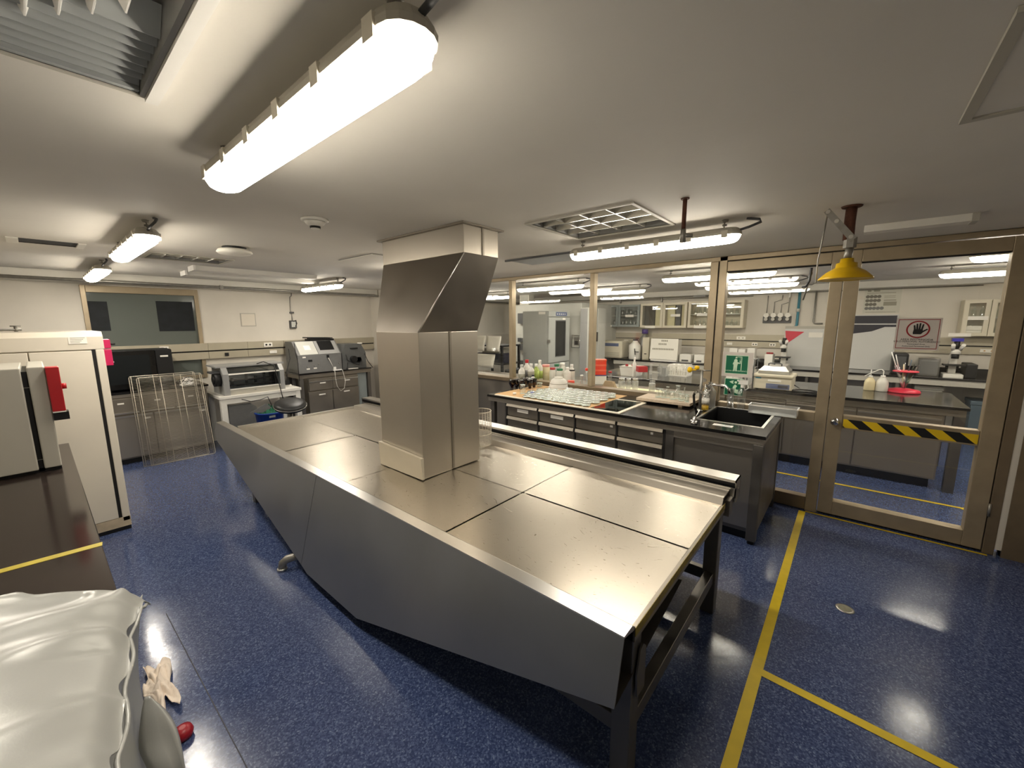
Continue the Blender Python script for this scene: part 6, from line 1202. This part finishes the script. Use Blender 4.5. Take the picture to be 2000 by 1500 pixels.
ya = PX(1592,600,FX).y; t = thing('grey_pipe','thin grey service pipe ending in an elbow on the far wall','pipe',(FX-.03,ya,1.7)); z0_ = PX(1592,632,FX).z
B().tube([(FX-.03,ya,2.30),(FX-.03,ya,z0_+.03),(FX-.03,ya-.02,z0_),(FX-.03,ya-.14,z0_)],.014,8).build('pipe','galv',t)
ya, yb, za, zb = rc(FX,1361,562,1383,577); t = thing('wall_monitor','small dark framed unit high on the far wall','unit',(FX,(ya+yb)/2,za)); B().box(FX-.2,FX-.001,yb,ya,za-.03,zb-.08).build('case','grey_panel',t); B().box(FX-.204,FX-.2,yb+.04,ya-.04,za-.0,zb-.11).build('screen','black',t)
# boards
t = thing('white_board','plain white board with a red corner pennant on the far wall','board',(FX,.9,1.0)); ya, yb, za, zb = rc(FX-.06,1534,642,1640,722)
B().box(FX-.08,FX-.058,yb,ya,za,zb).build('panel','whiteboard',t); B().box(FX-.085,FX-.056,yb,ya,zb,zb+.05).build('top_rail','cream_grey',t); B().box(FX-.10,FX-.05,yb,ya,za-.08,za).build('tray','black',t)
a, c_ = PX(1534,646,FX-.09), PX(1571,648,FX-.09); e_ = PX(1535,672,FX-.09)
b = B(); q = [a,c_,e_]; b.loft([[Vector((FX-.088,v_.y,v_.z)) for v_ in q],[Vector((FX-.084,v_.y,v_.z)) for v_ in q]]); tag(b.build('pennant','pink_red'),'red triangular pennant on the corner of the white board','pennant')
ya, yb, za, zb = rc(FX-.06,1660,615,1741,724); t = thing('roller_poster','tall white poster with a dark printed top on the far wall','poster',(FX,(ya+yb)/2,za)); H_ = zb-za
B().box(FX-.08,FX-.06,yb,ya,za,zb).build('panel','whiteboard',t); B().box(FX-.083,FX-.0805,yb+.02,ya,zb-.16*H_,zb-.02*H_).build('dark_band','navy',t); B().box(FX-.083,FX-.0805,yb+.02,ya,zb-.22*H_,zb-.18*H_).build('dark_band','navy',t)
b = B(); q = [(ya,zb-.22*H_),(yb+.25*(ya-yb),zb-.22*H_),(ya-.5*(ya-yb),zb-.30*H_),(ya,zb-.36*H_)]; b.loft([[Vector((FX-.083,*v_)) for v_ in q],[Vector((FX-.0805,*v_)) for v_ in q]]); b.build('dark_swoosh','navy',t)
ya, yb, za, zb = rc(FX,1690,565,1756,611); t = thing('icon_poster','pale safety poster with rows of round icons on the far wall','poster',(FX,(ya+yb)/2,za)); W_ = ya-yb; H_ = zb-za
B().box(FX-.006,FX-.001,yb,ya,za,zb).build('sheet','poster_pale',t)
def pm(u, v): return ya-u*W_, za+v*H_
for u0, u1, v0, v1 in ((.08,.18,.88,.95),(.25,.42,.88,.95),(.07,.85,.81,.835),(.07,.30,.76,.775),(.55,.85,.68,.70),(.55,.85,.62,.64),(.55,.88,.50,.54),(.55,.90,.30,.46),(.08,.9,.03,.05)):
    (y1_, z0_), (y0_, z1_) = pm(u0,v0), pm(u1,v1); B().box(FX-.0075,FX-.0062,y0_,y1_,z0_,z1_).build('print_bar','ink_soft',t)
for v, n_ in ((.68,4),(.52,4),(.36,3),(.20,5)):
    for k in range(n_): y, z = pm(.10+.105*k,v); b = B(); b.cyl((FX-.0062,y,z),(FX-.0075,y,z),.027,.027,12); b.build('icon','ink_soft2' if v > .3 else 'grey_machine',t)
ya, yb, za, zb = rc(FX,1581,649,1607,659); tag(B().box(FX-.092,FX-.09,yb,ya,za,zb).build('warning_label','label_white'),'small white warning label on the white board','label')
